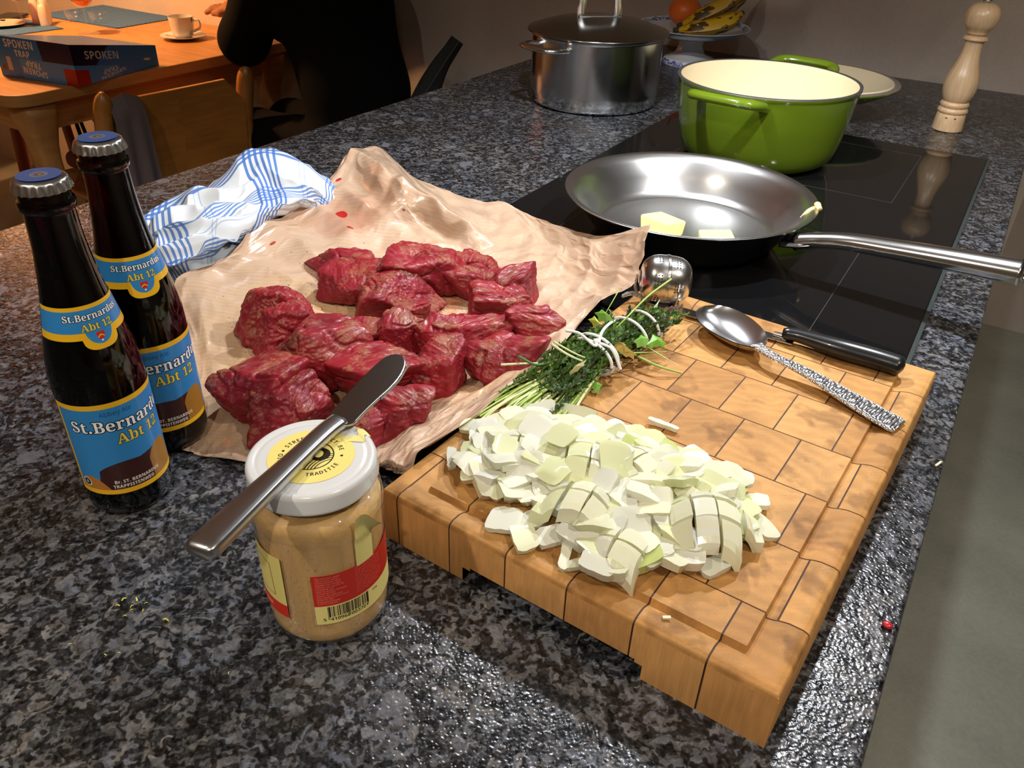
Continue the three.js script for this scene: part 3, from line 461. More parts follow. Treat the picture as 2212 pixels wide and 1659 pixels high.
  const right = canvasTex(1024, 512, (g, w, h) => {
    g.fillStyle = '#efe08a'; g.fillRect(0, 0, w, h); g.fillStyle = '#c32a1c'; g.fillRect(0, 0, w, 318); g.fillStyle = '#e88f78'; g.font = '21px sans-serif';
    const L = ['Ingredienten: water,', 'natuurazijn, water,', 'mosterdzaden, zout', 'Ingrédients: vinaigre', 'naturel, eau, grains de', 'moutarde, sel', 'Koel en donker bewaren', 'Conserver frais', 'Gluten- en suikervrij', 'Sans gluten et sans sucre', 'BVBA De Ster', 'Dieestsesteenweg', 'B-3210 Lubbeek'];
    L.forEach((s, i) => g.fillText(s, 26, 34 + i * 22)); for (let i = 0; i < 11; i++) for (let k = 0, x = 330; k < 5; k++) { const q = 20 + ((i * 37 + k * 53) % 46); g.fillRect(x, 22 + i * 25, q, 3); x += q + 9; }
    g.fillStyle = '#15120c'; const R = rng(9); let x = 92; while (x < 420) { const bw = 2 + Math.floor(R() * 4) * 2.2; g.fillRect(x, 330, bw, 112); x += bw + 2 + Math.floor(R() * 3) * 2.4; }
    for (const gx of [92, 252, 414]) { g.fillRect(gx, 330, 4, 140); g.fillRect(gx + 8, 330, 4, 140); }
    g.font = 'bold 46px sans-serif'; g.fillText('5', 52, 482); g.fillText('410968', 108, 482); g.fillText('003701', 268, 482); g.font = 'bold 26px sans-serif'; g.fillText('390g', 470, 370);
  });
  mesh('back_label', strip(-0.26, 1.85, 0.0235, 0.0615), phys(0xffffff, 0.4, { map: right, side: THREE.DoubleSide }), t);
  const left = canvasTex(512, 512, (g, w, h) => { g.fillStyle = '#eadb80'; g.fillRect(0, 0, w, h); g.fillStyle = '#d52c16'; g.fillRect(0, 404, w, 108); g.strokeStyle = '#8a4a18'; g.lineWidth = 5; g.beginPath(); g.moveTo(0, 70); g.lineTo(380, 70); g.lineTo(396, 86); g.lineTo(430, 86); g.lineTo(440, 350); g.lineTo(0, 350); g.stroke(); g.fillStyle = '#f3c9a0'; g.font = 'bold 40px sans-serif'; g.textAlign = 'right'; g.fillText('E PERRE', 400, 474); });
  mesh('front_label', strip(-2.3, -0.72, 0.0245, 0.071), phys(0xffffff, 0.4, { map: left, side: THREE.DoubleSide }), t);
  // torn paper seal: a strip down the glass, and its other end on the lid
  const mSeal = phys(lin(0.80, 0.72, 0.26), 0.45, { side: THREE.DoubleSide });
  const R2 = 0.0362, sealPt = (a, h, r) => V3(Math.sin(yaw + a) * r, h, Math.cos(yaw + a) * r);
  mesh('torn_seal', gridGeo(10, 16, (s, v) => { const a = mix(0.46, 0.80, s), top = 0.097 + 0.004 * Math.sin(s * 5) - 0.004 * s, h = mix(0.0605, top, v), lift = v > 0.72 ? (v - 0.72) * 0.022 * (0.4 + s) : 0; return sealPt(a, h, (h > 0.079 ? 0.0372 : R2) + lift); }), mSeal, t);
  mesh('seal_tail', gridGeo(8, 20, (s, v) => { const b = yaw + 1.95 + (s - 0.5) * 0.26, r = mix(0.020, 0.0352, v), y = r > 0.0338 ? 0.1156 : 0.11625 + (r > 0.0285 ? 0.0004 : 0); return V3(Math.sin(b + 0.1 * Math.sin(v * 9)) * r, y, Math.cos(b) * r); }), mSeal, lid);
}
{
  // table knife: rests across the lid, handle end out over the granite
  const A = P(428, 1196, 0.1225), B = P(870, 770, 0.1215), d = B.clone().sub(A), L = d.length(); d.normalize();
  const t = thing('table_knife', 'steel table knife lying across the white jar lid', 'knife', JAR.clone().setY(CT + 0.1172));
  const o = A.clone().sub(t.position), S = V3().crossVectors(d, V3(0, 1, 0)).normalize();     // S points to the right of the knife
  const at = (s, side = 0, up = 0) => o.clone().addScaledVector(d, s * L).addScaledVector(S, side).add(V3(0, up, 0));
  mesh('handle', sweep([at(0, 0, 0.0005), at(0.2, 0, 0.0005), at(0.4, 0, 0.0), at(0.55, 0, -0.0005), at(0.605, 0.001, -0.0008)], s => { const w = mix(0.0082, 0.0058, sstep(0, 0.8, s)); return [w * Math.min(1, 0.82 + 6 * s) , mix(0.0047, 0.0032, s) * Math.min(1, 0.75 + 6 * s)]; }, 40, 16, V3(0, 1, 0), 3.2), mSteelSatin, t);
  // blade: outline in the knife's own plane, extruded with a bevel
  const sh = new THREE.Shape(); const b0 = 0.585 * L, b1 = L; sh.moveTo(b0, 0.0048); sh.lineTo(b0 + 0.004, 0.0062); sh.bezierCurveTo(b0 + 0.03, 0.0088, b1 - 0.035, 0.0100, b1 - 0.012, 0.0096); sh.bezierCurveTo(b1 - 0.002, 0.0092, b1 + 0.001, 0.006, b1, 0.001); sh.bezierCurveTo(b1 - 0.004, -0.006, b1 - 0.018, -0.0104, b1 - 0.036, -0.0104); sh.bezierCurveTo(b0 + 0.035, -0.0100, b0 + 0.02, -0.0088, b0 + 0.006, -0.0098); sh.bezierCurveTo(b0 + 0.003, -0.0095, b0 + 0.001, -0.007, b0, -0.0048);
  const bg = new THREE.ExtrudeGeometry(sh, { depth: 0.0009, bevelEnabled: true, bevelThickness: 0.0004, bevelSize: 0.0007, bevelSegments: 2, curveSegments: 24 });
  bg.applyMatrix4(new THREE.Matrix4().makeBasis(d, S.clone().multiplyScalar(-1), V3().crossVectors(d, S.clone().multiplyScalar(-1)))); bg.translate(o.x, o.y - 0.001, o.z); mesh('blade', bg, mSteelDark, t);
  const teeth = []; for (let i = 0; i < 34; i++) { const s = i / 33, x = b1 - 0.006 - 0.040 * s, z = -mix(0.0080, 0.0111, sstep(0, 0.55, s)), c = new THREE.CylinderGeometry(0.00045, 0.00045, 0.0016, 6); const q = o.clone().addScaledVector(d, x).addScaledVector(S, -z); c.translate(q.x, q.y - 0.0005, q.z); teeth.push(c); } mesh('serration', merged(teeth), mSteelSatin, t);
}
// ------------------------------------------------------------------ butcher's paper and tea towel: crumpled sheets over a control net
function netSurface(net, nu, nv, extra) {                              // bicubic (Catmull-Rom) surface through net[row][col] (Vector3)
  const R = net.length, C = net[0].length, cr = (a, b, c, d, t) => 0.5 * (2 * b + (c - a) * t + (2 * a - 5 * b + 4 * c - d) * t * t + (3 * b - a - 3 * c + d) * t ** 3);
  const at = (r, c) => net[Math.min(R - 1, Math.max(0, r))][Math.min(C - 1, Math.max(0, c))];
  return (s, t) => {
    const x = s * (C - 1), y = t * (R - 1), ci = Math.min(C - 2, Math.floor(x)), ri = Math.min(R - 2, Math.floor(y)), fx = x - ci, fy = y - ri, o = V3();
    for (const k of ['x', 'y', 'z']) { const q = []; for (let r = -1; r <= 2; r++) q.push(cr(at(ri + r, ci - 1)[k], at(ri + r, ci)[k], at(ri + r, ci + 1)[k], at(ri + r, ci + 2)[k], fx)); o[k] = cr(q[0], q[1], q[2], q[3], fy); }
    return o;
  };
}
const PN = [   // image position and height of net points; rows run from the far edge to the near edge
  [[716, 392, .022], [752, 338, .050], [816, 312, .052], [900, 386, .030], [1010, 421, .016], [1115, 450, .013], [1200, 490, .016], [1292, 514, .034], [1405, 489, .080]],
  [[640, 447, .024], [742, 400, .030], [846, 402, .046], [945, 452, .030], [1042, 506, .012], [1130, 505, .010], [1212, 533, .014], [1300, 566, .032], [1388, 560, .064]],
  [[562, 492, .026], [676, 476, .014], [800, 478, .020], [900, 505, .010], [1004, 548, .007], [1100, 560, .006], [1200, 580, .010], [1290, 612, .026], [1362, 612, .054]],
  [[478, 565, .024], [600, 545, .012], [720, 560, .007], [840, 580, .004], [950, 590, .004], [1060, 612, .004], [1160, 642, .008], [1238, 657, .024], [1306, 650, .050]],
  [[386, 606, .016], [520, 622, .007], [660, 640, .003], [790, 660, .003], [900, 670, .003], [1010, 690, .003], [1100, 712, .008], [1178, 718, .028], [1246, 700, .050]],
  [[404, 740, .006], [500, 745, .003], [640, 760, .003], [760, 770, .003], [880, 780, .003], [980, 792, .004], [1060, 802, .014], [1116, 802, .032], [1166, 782, .049]],
  [[392, 862, .003], [484, 860, .003], [600, 866, .003], [700, 880, .003], [800, 892, .003], [890, 892, .007], [958, 884, .018], [1010, 886, .034], [1056, 876, .048]],
  [[384, 958, .0035], [452, 972, .0035], [540, 984, .003], [640, 992, .003], [735, 998, .004], [800, 996, .012], [842, 984, .024], [880, 984, .035], [914, 976, .046]],
  [[386, 966, .002], [452, 984, .002], [540, 996, .002], [640, 1003, .002], [735, 1010, .0025], [800, 1010, .008], [838, 1014, .014], [868, 1028, .020], [902, 1030, .028]],
];
const paperS = netSurface(PN.map(r => r.map(p => P(...p))));
// fold lines, given where they run in the picture; each raises or lowers a sharp crease in the sheet
const FOLDS = (() => {
  const N = 56, px = []; for (let j = 0; j <= N; j++) for (let i = 0; i <= N; i++) { const q = paperS(i / N, j / N).project(camera); px.push([(q.x + 1) / 2 * IMG_W, (1 - q.y) / 2 * IMG_H, i / N, j / N]); }
  const near = (x, y) => { let b = 1e9, o = null; for (const p of px) { const d = (p[0] - x) ** 2 + (p[1] - y) ** 2; if (d < b) { b = d; o = p; } } return [o[2], o[3]]; };
  return [[752, 342, 850, 402, .016, .055], [850, 402, 1042, 520, .015, .05], [1042, 522, 890, 550, .007, .04], [716, 420, 800, 452, .008, .035], [800, 452, 838, 392, -.006, .03], [700, 455, 835, 540, -.008, .05], [640, 452, 770, 528, .011, .045], [558, 492, 705, 580, .012, .05], [470, 572, 690, 640, .009, .045], [430, 604, 560, 556, .005, .035], [905, 470, 1000, 545, -.006, .05], [860, 440, 940, 520, .006, .03],
    [1135, 470, 1108, 640, 0.0027, .03], [1200, 500, 1172, 610, 0.0030, .03], [1265, 520, 1238, 640, 0.0036, .03], [1335, 535, 1290, 640, 0.0036, .03], [1215, 560, 1340, 605, 0.0036, .03], [1150, 610, 1300, 570, -0.0030, .03], [1060, 560, 1180, 640, 0.0024, .03], [1010, 560, 1130, 540, 0.0018, .03], [1180, 660, 1300, 640, 0.0030, .03], [1250, 560, 1375, 590, 0.0036, .025], [1100, 690, 1200, 600, 0.0024, .025],
    [420, 650, 455, 830, .003, .03], [445, 700, 600, 640, .0025, .03], [430, 900, 620, 960, .0025, .03], [860, 960, 1010, 880, .004, .03], [830, 900, 900, 985, .004, .03], [1010, 860, 1110, 800, .004, .03]]
    .map(([a, b, c, d, h, w]) => [...near(a, b), ...near(c, d), h, w]);
})();
const foldHeight = (s, t) => { let y = 0; for (const [a, b, c, d, h, w] of FOLDS) { const dx = c - a, dy = d - b, k = clamp(((s - a) * dx + (t - b) * dy) / (dx * dx + dy * dy)), q = Math.hypot(s - a - dx * k, t - b - dy * k) / w; if (q < 1) y += h * (1 - q) * Math.min(1, 4 * Math.min(k + 0.12, 1.12 - k)); } return y; };
function facet(s, t, n, seed) {
  const x = s * n + 40, y = t * n + 40, xi = Math.floor(x), yi = Math.floor(y), fx = x - xi, fy = y - yi, h = (a, b) => hash3(xi + a, yi + b, seed) - 0.5;
  if ((xi + yi) % 2) return fx + fy < 1 ? h(0, 0) + (h(1, 0) - h(0, 0)) * fx + (h(0, 1) - h(0, 0)) * fy : h(1, 1) + (h(0, 1) - h(1, 1)) * (1 - fx) + (h(1, 0) - h(1, 1)) * (1 - fy);
  return fx > fy ? h(0, 0) + (h(1, 0) - h(0, 0)) * fx + (h(1, 1) - h(1, 0)) * fy : h(0, 0) + (h(0, 1) - h(0, 0)) * fy + (h(1, 1) - h(0, 1)) * fx;
}
const paperPoint = (s, t) => {
  const p = paperS(s, t), side = Math.max(sstep(0.42, 0.0, t), sstep(0.60, 1.0, s), sstep(0.28, 0, s));
  // crumple: flat facets over jittered triangles of two sizes
  const q = 0.5 * (noise3(s * 9, t * 9, 2.2) - 0.5), f1 = facet(s + 0.05 * q, t - 0.05 * q, 10, 3), f2 = facet(s + 0.3 * t, t - 0.25 * s + 1, 22, 13), f3 = facet(s - 0.4 * t + 2, t + 0.35 * s, 40, 23);
  const calm = sstep(0.16, 0.02, Math.abs(t - 0.62)) * sstep(0.34, 0.2, Math.abs(s - 0.46)), amp = 0.0009 + 0.0062 * side * (1 - 0.5 * calm);
  p.y = Math.max(p.y + foldHeight(s, t) + amp * (1.5 * f1 + 0.75 * f2 + 0.34 * f3), CT + 0.0014 + 0.0005 * (f2 + 0.5));
  p.x += side * (0.006 * f2 + 0.002 * f3); p.z += side * 0.005 * f1;
  const flat = sstep(0.055, 0.034, Math.hypot(p.x + 0.4849, p.z + 0.2984)); p.y = mix(p.y, CT + 0.0014, flat);   // pressed down by the bottle that stands on this corner
  return p;
};
{
  const tex = canvasTex(1536, 1536, (g, w) => {
    g.fillStyle = '#c3a58a'; g.fillRect(0, 0, w, w); const R = rng(31);
    for (let i = 0; i < 1536; i += 6) { g.fillStyle = i % 12 ? 'rgba(120,84,52,0.07)' : 'rgba(226,190,150,0.08)'; g.fillRect(0, i, w, 3); }
    for (let i = 0; i < 2600; i++) { g.fillStyle = R() < 0.5 ? 'rgba(110,72,40,0.10)' : 'rgba(235,205,170,0.10)'; g.fillRect(R() * w, R() * w, 10 + R() * 50, 1.5); }
    // greasy and damp patches that the meat left, then drops of blood, then scattered spice
    const patch = (s, t, a, b, c) => { for (let i = 0; i < 9; i++) { g.fillStyle = c; g.beginPath(); g.ellipse(s * w + (R() - 0.5) * a * w, t * w + (R() - 0.5) * b * w, a * w * (0.2 + 0.35 * R()), b * w * (0.2 + 0.35 * R()), R() * 3, 0, TAU); g.fill(); } };
    patch(0.5, 0.6, 0.5, 0.34, 'rgba(226,186,132,0.20)'); patch(0.52, 0.46, 0.14, 0.05, 'rgba(176,86,52,0.16)'); patch(0.2, 0.24, 0.16, 0.1, 'rgba(150,70,50,0.07)');
    const drop = (s, t, r, c = '#a81810') => { g.fillStyle = c; g.beginPath(); g.ellipse(s * w, t * w, r * 1.4, r, 0.4, 0, TAU); g.fill(); };
    drop(0.105, 0.10, 9); drop(0.18, 0.235, 15); drop(0.07, 0.075, 8, '#9c3a24'); drop(0.10, 0.35, 7, '#9c3a24'); drop(0.23, 0.29, 8, '#a8331f'); drop(0.31, 0.20, 5, '#96422a');
    for (let i = 0; i < 5200; i++) { const s = 0.5 + (R() + R() + R() - 1.5) * 0.30, t = 0.62 + (R() + R() + R() - 1.5) * 0.25; g.fillStyle = ['rgba(60,38,20,0.75)', 'rgba(150,110,50,0.7)', 'rgba(240,220,160,0.6)'][Math.floor(R() * 3)]; g.fillRect(s * w, t * w, 1.5 + R() * 2.4, 1.5 + R() * 2); }
  });
  tex.flipY = false;
  const rough = dataTex(512, 512, (x, y) => { const k = tfbm(x, y, 6, 44, 4), v = mix(0.20, 0.52, sstep(0.42, 0.58, k)); return [v, v, v]; }, { srgb: false });
  const bump = dataTex(512, 512, (x, y) => { const a = 1 - Math.abs(tfbm(x, y, 9, 5, 3) - 0.5) * 5, b = 1 - Math.abs(tfbm(x, y, 26, 15, 2) - 0.5) * 4; const v = clamp(0.6 * a + 0.4 * b); return [v, v, v]; }, { srgb: false });
  const mPaper = phys(0xffffff, 1, { map: tex, roughnessMap: rough, bumpMap: bump, bumpScale: 0.0030, side: THREE.DoubleSide, specularIntensity: 0.8, clearcoat: 0.5, clearcoatRoughness: 0.26 });
  const o = paperPoint(0.5, 0.6).setY(CT), g = gridGeo(230, 230, (s, t) => paperPoint(s, t).sub(o), (s, t) => [s, t]);
  single('butcher_paper', g, mPaper, 'crumpled sheet of brown butcher paper under the raw meat', 'paper', o);
}
// ------------------------------------------------------------------ blue and white tea towel
{
  const N = [
    [[318, 470, .026], [398, 424, .034], [468, 392, .044], [552, 326, .070], [640, 346, .060], [716, 398, .036]],
    [[322, 492, .036], [410, 452, .050], [484, 424, .052], [560, 368, .062], [640, 384, .056], [712, 416, .034]],
    [[330, 516, .036], [424, 482, .052], [500, 456, .050], [572, 420, .054], [642, 418, .050], [696, 432, .030]],
    [[342, 548, .034], [424, 516, .044], [492, 492, .046], [560, 468, .044], [622, 452, .038], [674, 448, .024]],
    [[356, 580, .026], [424, 552, .032], [484, 528, .032], [536, 508, .028], [592, 484, .022], [644, 468, .014]],
    [[372, 606, .006], [424, 592, .009], [474, 572, .008], [524, 542, .006], [584, 512, .005], [634, 484, .004]],
  ].map(r => r.map(p => P(...p)));
  const back = N[0].map((p, i) => V3(p.x - 0.012, CT + 0.003, p.z - 0.016)); N.unshift(back);
  for (let r = 0; r < N.length; r++) { const p = N[r][0], q = N[r][5]; N[r].unshift(V3(p.x - 0.014, CT + 0.003, p.z + 0.004)); N[r].push(V3(q.x + 0.02, CT + 0.003, q.z - 0.01)); }
  const S = netSurface(N), ridge = (x, y, k) => 1 - Math.abs(noise3(x, y, k) - 0.5) * 4;
  const pt = (s, t) => {
    const p = S(s, t), e = clamp(Math.min(s, 1 - s, t) * 8), lo = sstep(0.75, 0.1, s);
    const w = Math.sin((t * 1.0 + 0.16 * Math.sin(s * 7) + 0.05 * noise3(s * 9, t * 4, 2)) * 36 + s * 3) * 0.0058 * lo + ridge(s * 6 + t * 3, t * 8 - s * 4, 3.3) * 0.0062 + ridge(s * 15, t * 17 - s * 5, 8.8) * 0.0024;
    p.y = Math.max(CT + 0.0015, p.y + e * w - 0.002); p.x += e * 0.006 * (noise3(s * 9, t * 10, 1.2) - 0.5); p.z += e * 0.006 * (noise3(s * 9, t * 10, 5.2) - 0.5) + e * lo * 0.004 * Math.sin(t * 30); return p;
  };
  const tex = canvasTex(1024, 1024, (g, w) => {
    g.fillStyle = '#dfe4e6'; g.fillRect(0, 0, w, w);
    const stripes = (v0, n, step, lw, vert, a) => { g.fillStyle = `rgba(62,108,186,${a})`; for (let i = 0; i < n; i++) vert ? g.fillRect(v0 + i * step, 0, lw, w) : g.fillRect(0, v0 + i * step, w, lw); };
    stripes(130, 6, 21, 10, true, 0.8); stripes(560, 6, 21, 10, true, 0.85); stripes(880, 3, 18, 7, true, 0.7); stripes(350, 2, 22, 5, true, 0.3); stripes(760, 2, 22, 5, true, 0.28);
    stripes(110, 6, 20, 10, false, 0.75); stripes(360, 2, 20, 6, false, 0.3); stripes(470, 6, 20, 10, false, 0.7); stripes(770, 7, 20, 11, false, 0.8);
  });
  const weave = dataTex(256, 256, (x, y) => { const v = 0.5 + 0.25 * Math.sin(x * TAU * 64) + 0.25 * Math.sin(y * TAU * 64); return [v, v, v]; }, { srgb: false, repeat: 8 });
  const o = S(0.5, 0.5).setY(CT);
  single('tea_towel', gridGeo(200, 200, (s, t) => pt(s, t).sub(o), (s, t) => [s + 0.02 * Math.sin(t * 6), t]), phys(0xffffff, 0.85, { map: tex, bumpMap: weave, bumpScale: 0.0002, side: THREE.DoubleSide, sheen: 0.3 }), 'crumpled white tea towel with blue stripes on the granite behind the bottles', 'tea towel', o);
}
// ------------------------------------------------------------------ raw beef chunks
const mMeat = phys(0xffffff, 0.48, { vertexColors: true, specularIntensity: 0.5, clearcoat: 0.10, clearcoatRoughness: 0.2 });
function meatGeo(w, h, d, seed) {
  const R = rng(seed * 7 + 3), planes = [];
  planes.push([V3((R() - 0.5) * 0.5, 1, (R() - 0.5) * 0.5).normalize(), 0.5 * (0.82 + 0.2 * R())], [V3(0, -1, 0), 0.5]);
  const n = 5 + Math.floor(R() * 2), a0 = R() * TAU; for (let i = 0; i < n; i++) { const a = a0 + (i + (R() - 0.5) * 0.55) * TAU / n; planes.push([V3(Math.cos(a), (R() - 0.4) * 1.1, Math.sin(a)).normalize(), 0.40 + 0.16 * R()]); }
  planes.push([V3(Math.cos(R() * TAU), 0.85, Math.sin(R() * TAU)).normalize(), 0.48]);
  let g = new THREE.IcosahedronGeometry(1, 33); g.deleteAttribute('uv'); g.deleteAttribute('normal'); g = mergeVertices(g, 1e-5);
  const p = g.attributes.position, ax = R() * TAU, gx = Math.cos(ax), gz = Math.sin(ax), v = V3(), k = 15;
  for (let i = 0; i < p.count; i++) {
    v.set(p.getX(i), p.getY(i), p.getZ(i)).normalize(); let s = 0; for (const [nn, c] of planes) { const q = v.dot(nn) / c; if (q > 0) s += q ** k; } const r = 1 / s ** (1 / k);
    const x = v.x * r * w, y = v.y * r * h, z = v.z * r * d, along = x * gx + z * gz, across = -x * gz + z * gx;
    const fib = fbm3(along * 45 + seed, y * 190, across * 190, 3) - 0.5, lump = fbm3(x * 75 + seed * 3, y * 75, z * 75, 2) - 0.5, fold = Math.abs(fbm3(x * 36, y * 36 + seed, z * 36, 2) - 0.5);
    const bulge = fbm3(x * 26 + seed * 5, y * 26 + 2, z * 26, 2) - 0.5, fine = noise3(along * 110, y * 620 + seed, across * 620) - 0.5, D = 0.0026 * fib + 0.0013 * fine + 0.0038 * lump + 0.0075 * bulge - 0.0022 * Math.max(0, 0.05 - fold) / 0.05;
    p.setXYZ(i, x + v.x * D, Math.max(-h * 0.5, y + v.y * D), z + v.z * D);
  }
  g.computeVertexNormals(); const nrm = g.attributes.normal, deep = R();
  paint(g, (x, y, z, i) => {
    const along = x * gx + z * gz, across = -x * gz + z * gx, m = fbm3(x * 60 + seed, y * 60, z * 60, 3), f = fbm3(along * 60 + seed, y * 320, across * 320, 2), pale = sstep(0.60, 0.78, f) * 0.16;
    let c = [mix(0.17, 0.35, m) - 0.05 * deep, mix(0.008, 0.018, m), mix(0.014, 0.028, m)];
    c = [mix(c[0], 0.55, pale), mix(c[1], 0.22, pale), mix(c[2], 0.22, pale)];
    // ground spice sprinkled over the upper side: separate grains, denser in clumps
    const grain = hash3(Math.floor(x * 1900), Math.floor(y * 1900), Math.floor(z * 1900) + seed), clump = fbm3(x * 80 + 9 + seed, 3.3, z * 80, 3), up = nrm.getY(i) > 0.42 ? 1 : 0;
    if (up && grain < sstep(0.42, 0.74, clump) * 0.9) { const q = grain * 31 % 1, k = 0.20 + 0.42 * q; c = [mix(c[0], 0.33, k), mix(c[1], 0.19, k), mix(c[2], 0.09, k)]; }
    return c;
  });
  return g;
}
{
  // image centre, image width, height of the chunk, yaw, depth ratio, label
  const M = [
    [753, 582, 122, .026, 0.2, .7, 'dark red beef chunk farthest back on the left, against the paper fold'],
    [762, 625, 138, .030, 0.5, .7, 'long beef chunk lying in front of the dark back one'],
    [903, 592, 160, .042, 0.9, .9, 'largest domed beef chunk at the back of the paper'],
    [1016, 582, 104, .026, 0.3, .8, 'beef chunk at the back right of the domed one'],
    [838, 648, 138, .036, 1.2, .8, 'beef chunk with a spiced flat top in front of the domed one'],
    [1036, 622, 122, .026, 0.1, .7, 'paler beef strip at the back near the crumpled right side'],
    [1106, 640, 120, .036, 1.5, .8, 'square beef chunk with a white fat line at the right'],
    [1080, 674, 146, .032, 0.7, .8, 'flat triangular beef chunk dusted with spice on the right'],
    [602, 688, 128, .042, 0.3, .7, 'square-cut beef chunk at the left of the pile, standing tall'],
    [618, 728, 112, .040, 1.0, .7, 'wedge of beef leaning before the tall square-cut chunk'],
    [696, 775, 180, .045, 0.5, .85, 'big ridged beef chunk in the middle left, tan with spice'],
    [772, 728, 116, .026, 0.2, .7, 'thin beef chunk with a torn upper edge behind the ridged one'],
    [862, 730, 100, .036, 1.4, .9, 'narrow beef chunk in the centre of the pile'],
    [890, 690, 78, .026, 0.4, .8, 'small beef chunk on the far side of the central one'],
    [942, 740, 88, .034, 0.2, .9, 'pinkish beef chunk right of the centre'],
    [1030, 735, 124, .034, 0.8, .75, 'beef chunk with an orange corner, right of the pinkish one'],
    [1150, 738, 106, .036, 0.3, .8, 'bright red beef cube touching the herb bundle'],
    [820, 812, 190, .038, 0.6, .8, 'broad beef chunk behind the knife blade'],
    [955, 806, 118, .042, 1.3, .9, 'upright folded beef chunk right of the knife tip'],
    [1076, 806, 138, .038, 0.4, .85, 'striped beef chunk by the edge of the board'],
    [552, 862, 160, .040, 0.4, .9, 'glossy dark beef chunk nearest the bottles'],
    [642, 880, 138, .038, 1.1, 1.0, 'ragged beef chunk just behind the jar lid'],
    [864, 894, 126, .030, 0.2, .8, 'lone smooth beef chunk near the front edge of the paper'],
    [790, 930, 92, .024, 0.7, .9, 'thin beef slice under the knife beside the jar lid'],
  ];
  M.forEach(([px, py, w, h, yaw, dr, label], i) => {
    const base = P(px, py + 6, h * 0.40), dist = base.distanceTo(camera.position), width = w / FOC * dist * 1.06;
    let floor = CT + 0.0045; const right = sstep(1040, 1180, px); floor += right * 0.010;
    const m = single('beef_chunk', meatGeo(width, h * 1.1, width * dr * 0.92, i + 1), mMeat, label, 'meat', V3(base.x, floor + h * 0.55, base.z), 'raw beef chunks on the paper'); m.rotation.y = yaw;
  });
}
// ------------------------------------------------------------------ chopped onion
const ONION = [[0.88, 0.87, 0.68], [0.89, 0.885, 0.77], [0.83, 0.85, 0.55], [0.90, 0.90, 0.84], [0.66, 0.74, 0.28]];
const mOnion = ONION.map(c => phys(lin(...c), 0.8, { clearcoat: 1, clearcoatRoughness: 0.10, specularIntensity: 0.5, transmission: 0.28, vertexColors: true }));
// a diced piece: a curved bit of one or more onion layers; R curvature radius, w x l footprint, th thickness
function onionGeo(w, l, th, R, seed, flat) {
  const q = rng(seed), n = 6, sk = (q() - 0.5) * 0.22, tp = (q() - 0.5) * 0.3, pos = [], idx = [], tint = [];
  const pt = (s, t, k) => { const s2 = Math.abs(2 * s - 1), t2 = Math.abs(2 * t - 1), x = (s - 0.5) * w * (1 + tp * (t - 0.5)) * (1 - 0.13 * t2 ** 4) + sk * (t - 0.5) * w, z = (t - 0.5) * l * (1 - 0.13 * s2 ** 4), r = R + k * th, ax = x / R, az = z / R * (flat ? 0.4 : 0.75); return V3(Math.sin(ax) * r, Math.cos(ax) * Math.cos(az) * r - R, Math.sin(az) * r + z * (flat ? 0.6 : 0.25)); };
  const f = (a, b, c, d) => idx.push(a, b, c, a, c, d), W = n + 1, V = (p, c) => { pos.push(p.x, p.y, p.z); tint.push(...c); };
  const g0 = 0.86 + 0.1 * q(), col = (s, t, k) => { const line = 0.93 + 0.07 * Math.sin(s * 40 + seed) * (k ? 1 : 0.3), e = 1; return [line * e, line * e * 1.0, line * e * g0]; };
  for (const k of [1, 0]) for (let j = 0; j <= n; j++) for (let i = 0; i <= n; i++) { const jag = (noise3(i * 0.9 + seed, j * 0.9, k * 5) - 0.5) * 0.0009; const p = pt(i / n, j / n, k); p.x += jag; p.z -= jag; p.y += jag * 0.4; V(p, col(i / n, j / n, k)); }
  const B = W * W;
  for (let j = 0; j < n; j++) for (let i = 0; i < n; i++) { const a = j * W + i; f(a, a + W, a + W + 1, a + 1); f(B + a, B + a + 1, B + a + W + 1, B + a + W); }
  for (let i = 0; i < n; i++) { f(i, i + 1, B + i + 1, B + i); const a = n * W + i; f(a, B + a, B + a + 1, a + 1); const c = i * W; f(c, B + c, B + c + W, c + W); const d = c + n; f(d, d + W, B + d + W, B + d); }
  let g = new THREE.BufferGeometry(); g.setAttribute('position', new THREE.Float32BufferAttribute(pos, 3)); g.setAttribute('color', new THREE.Float32BufferAttribute(tint, 3)); g.setIndex(idx); g.computeVertexNormals(); g = toCreasedNormals(g, 0.9); return g;
}
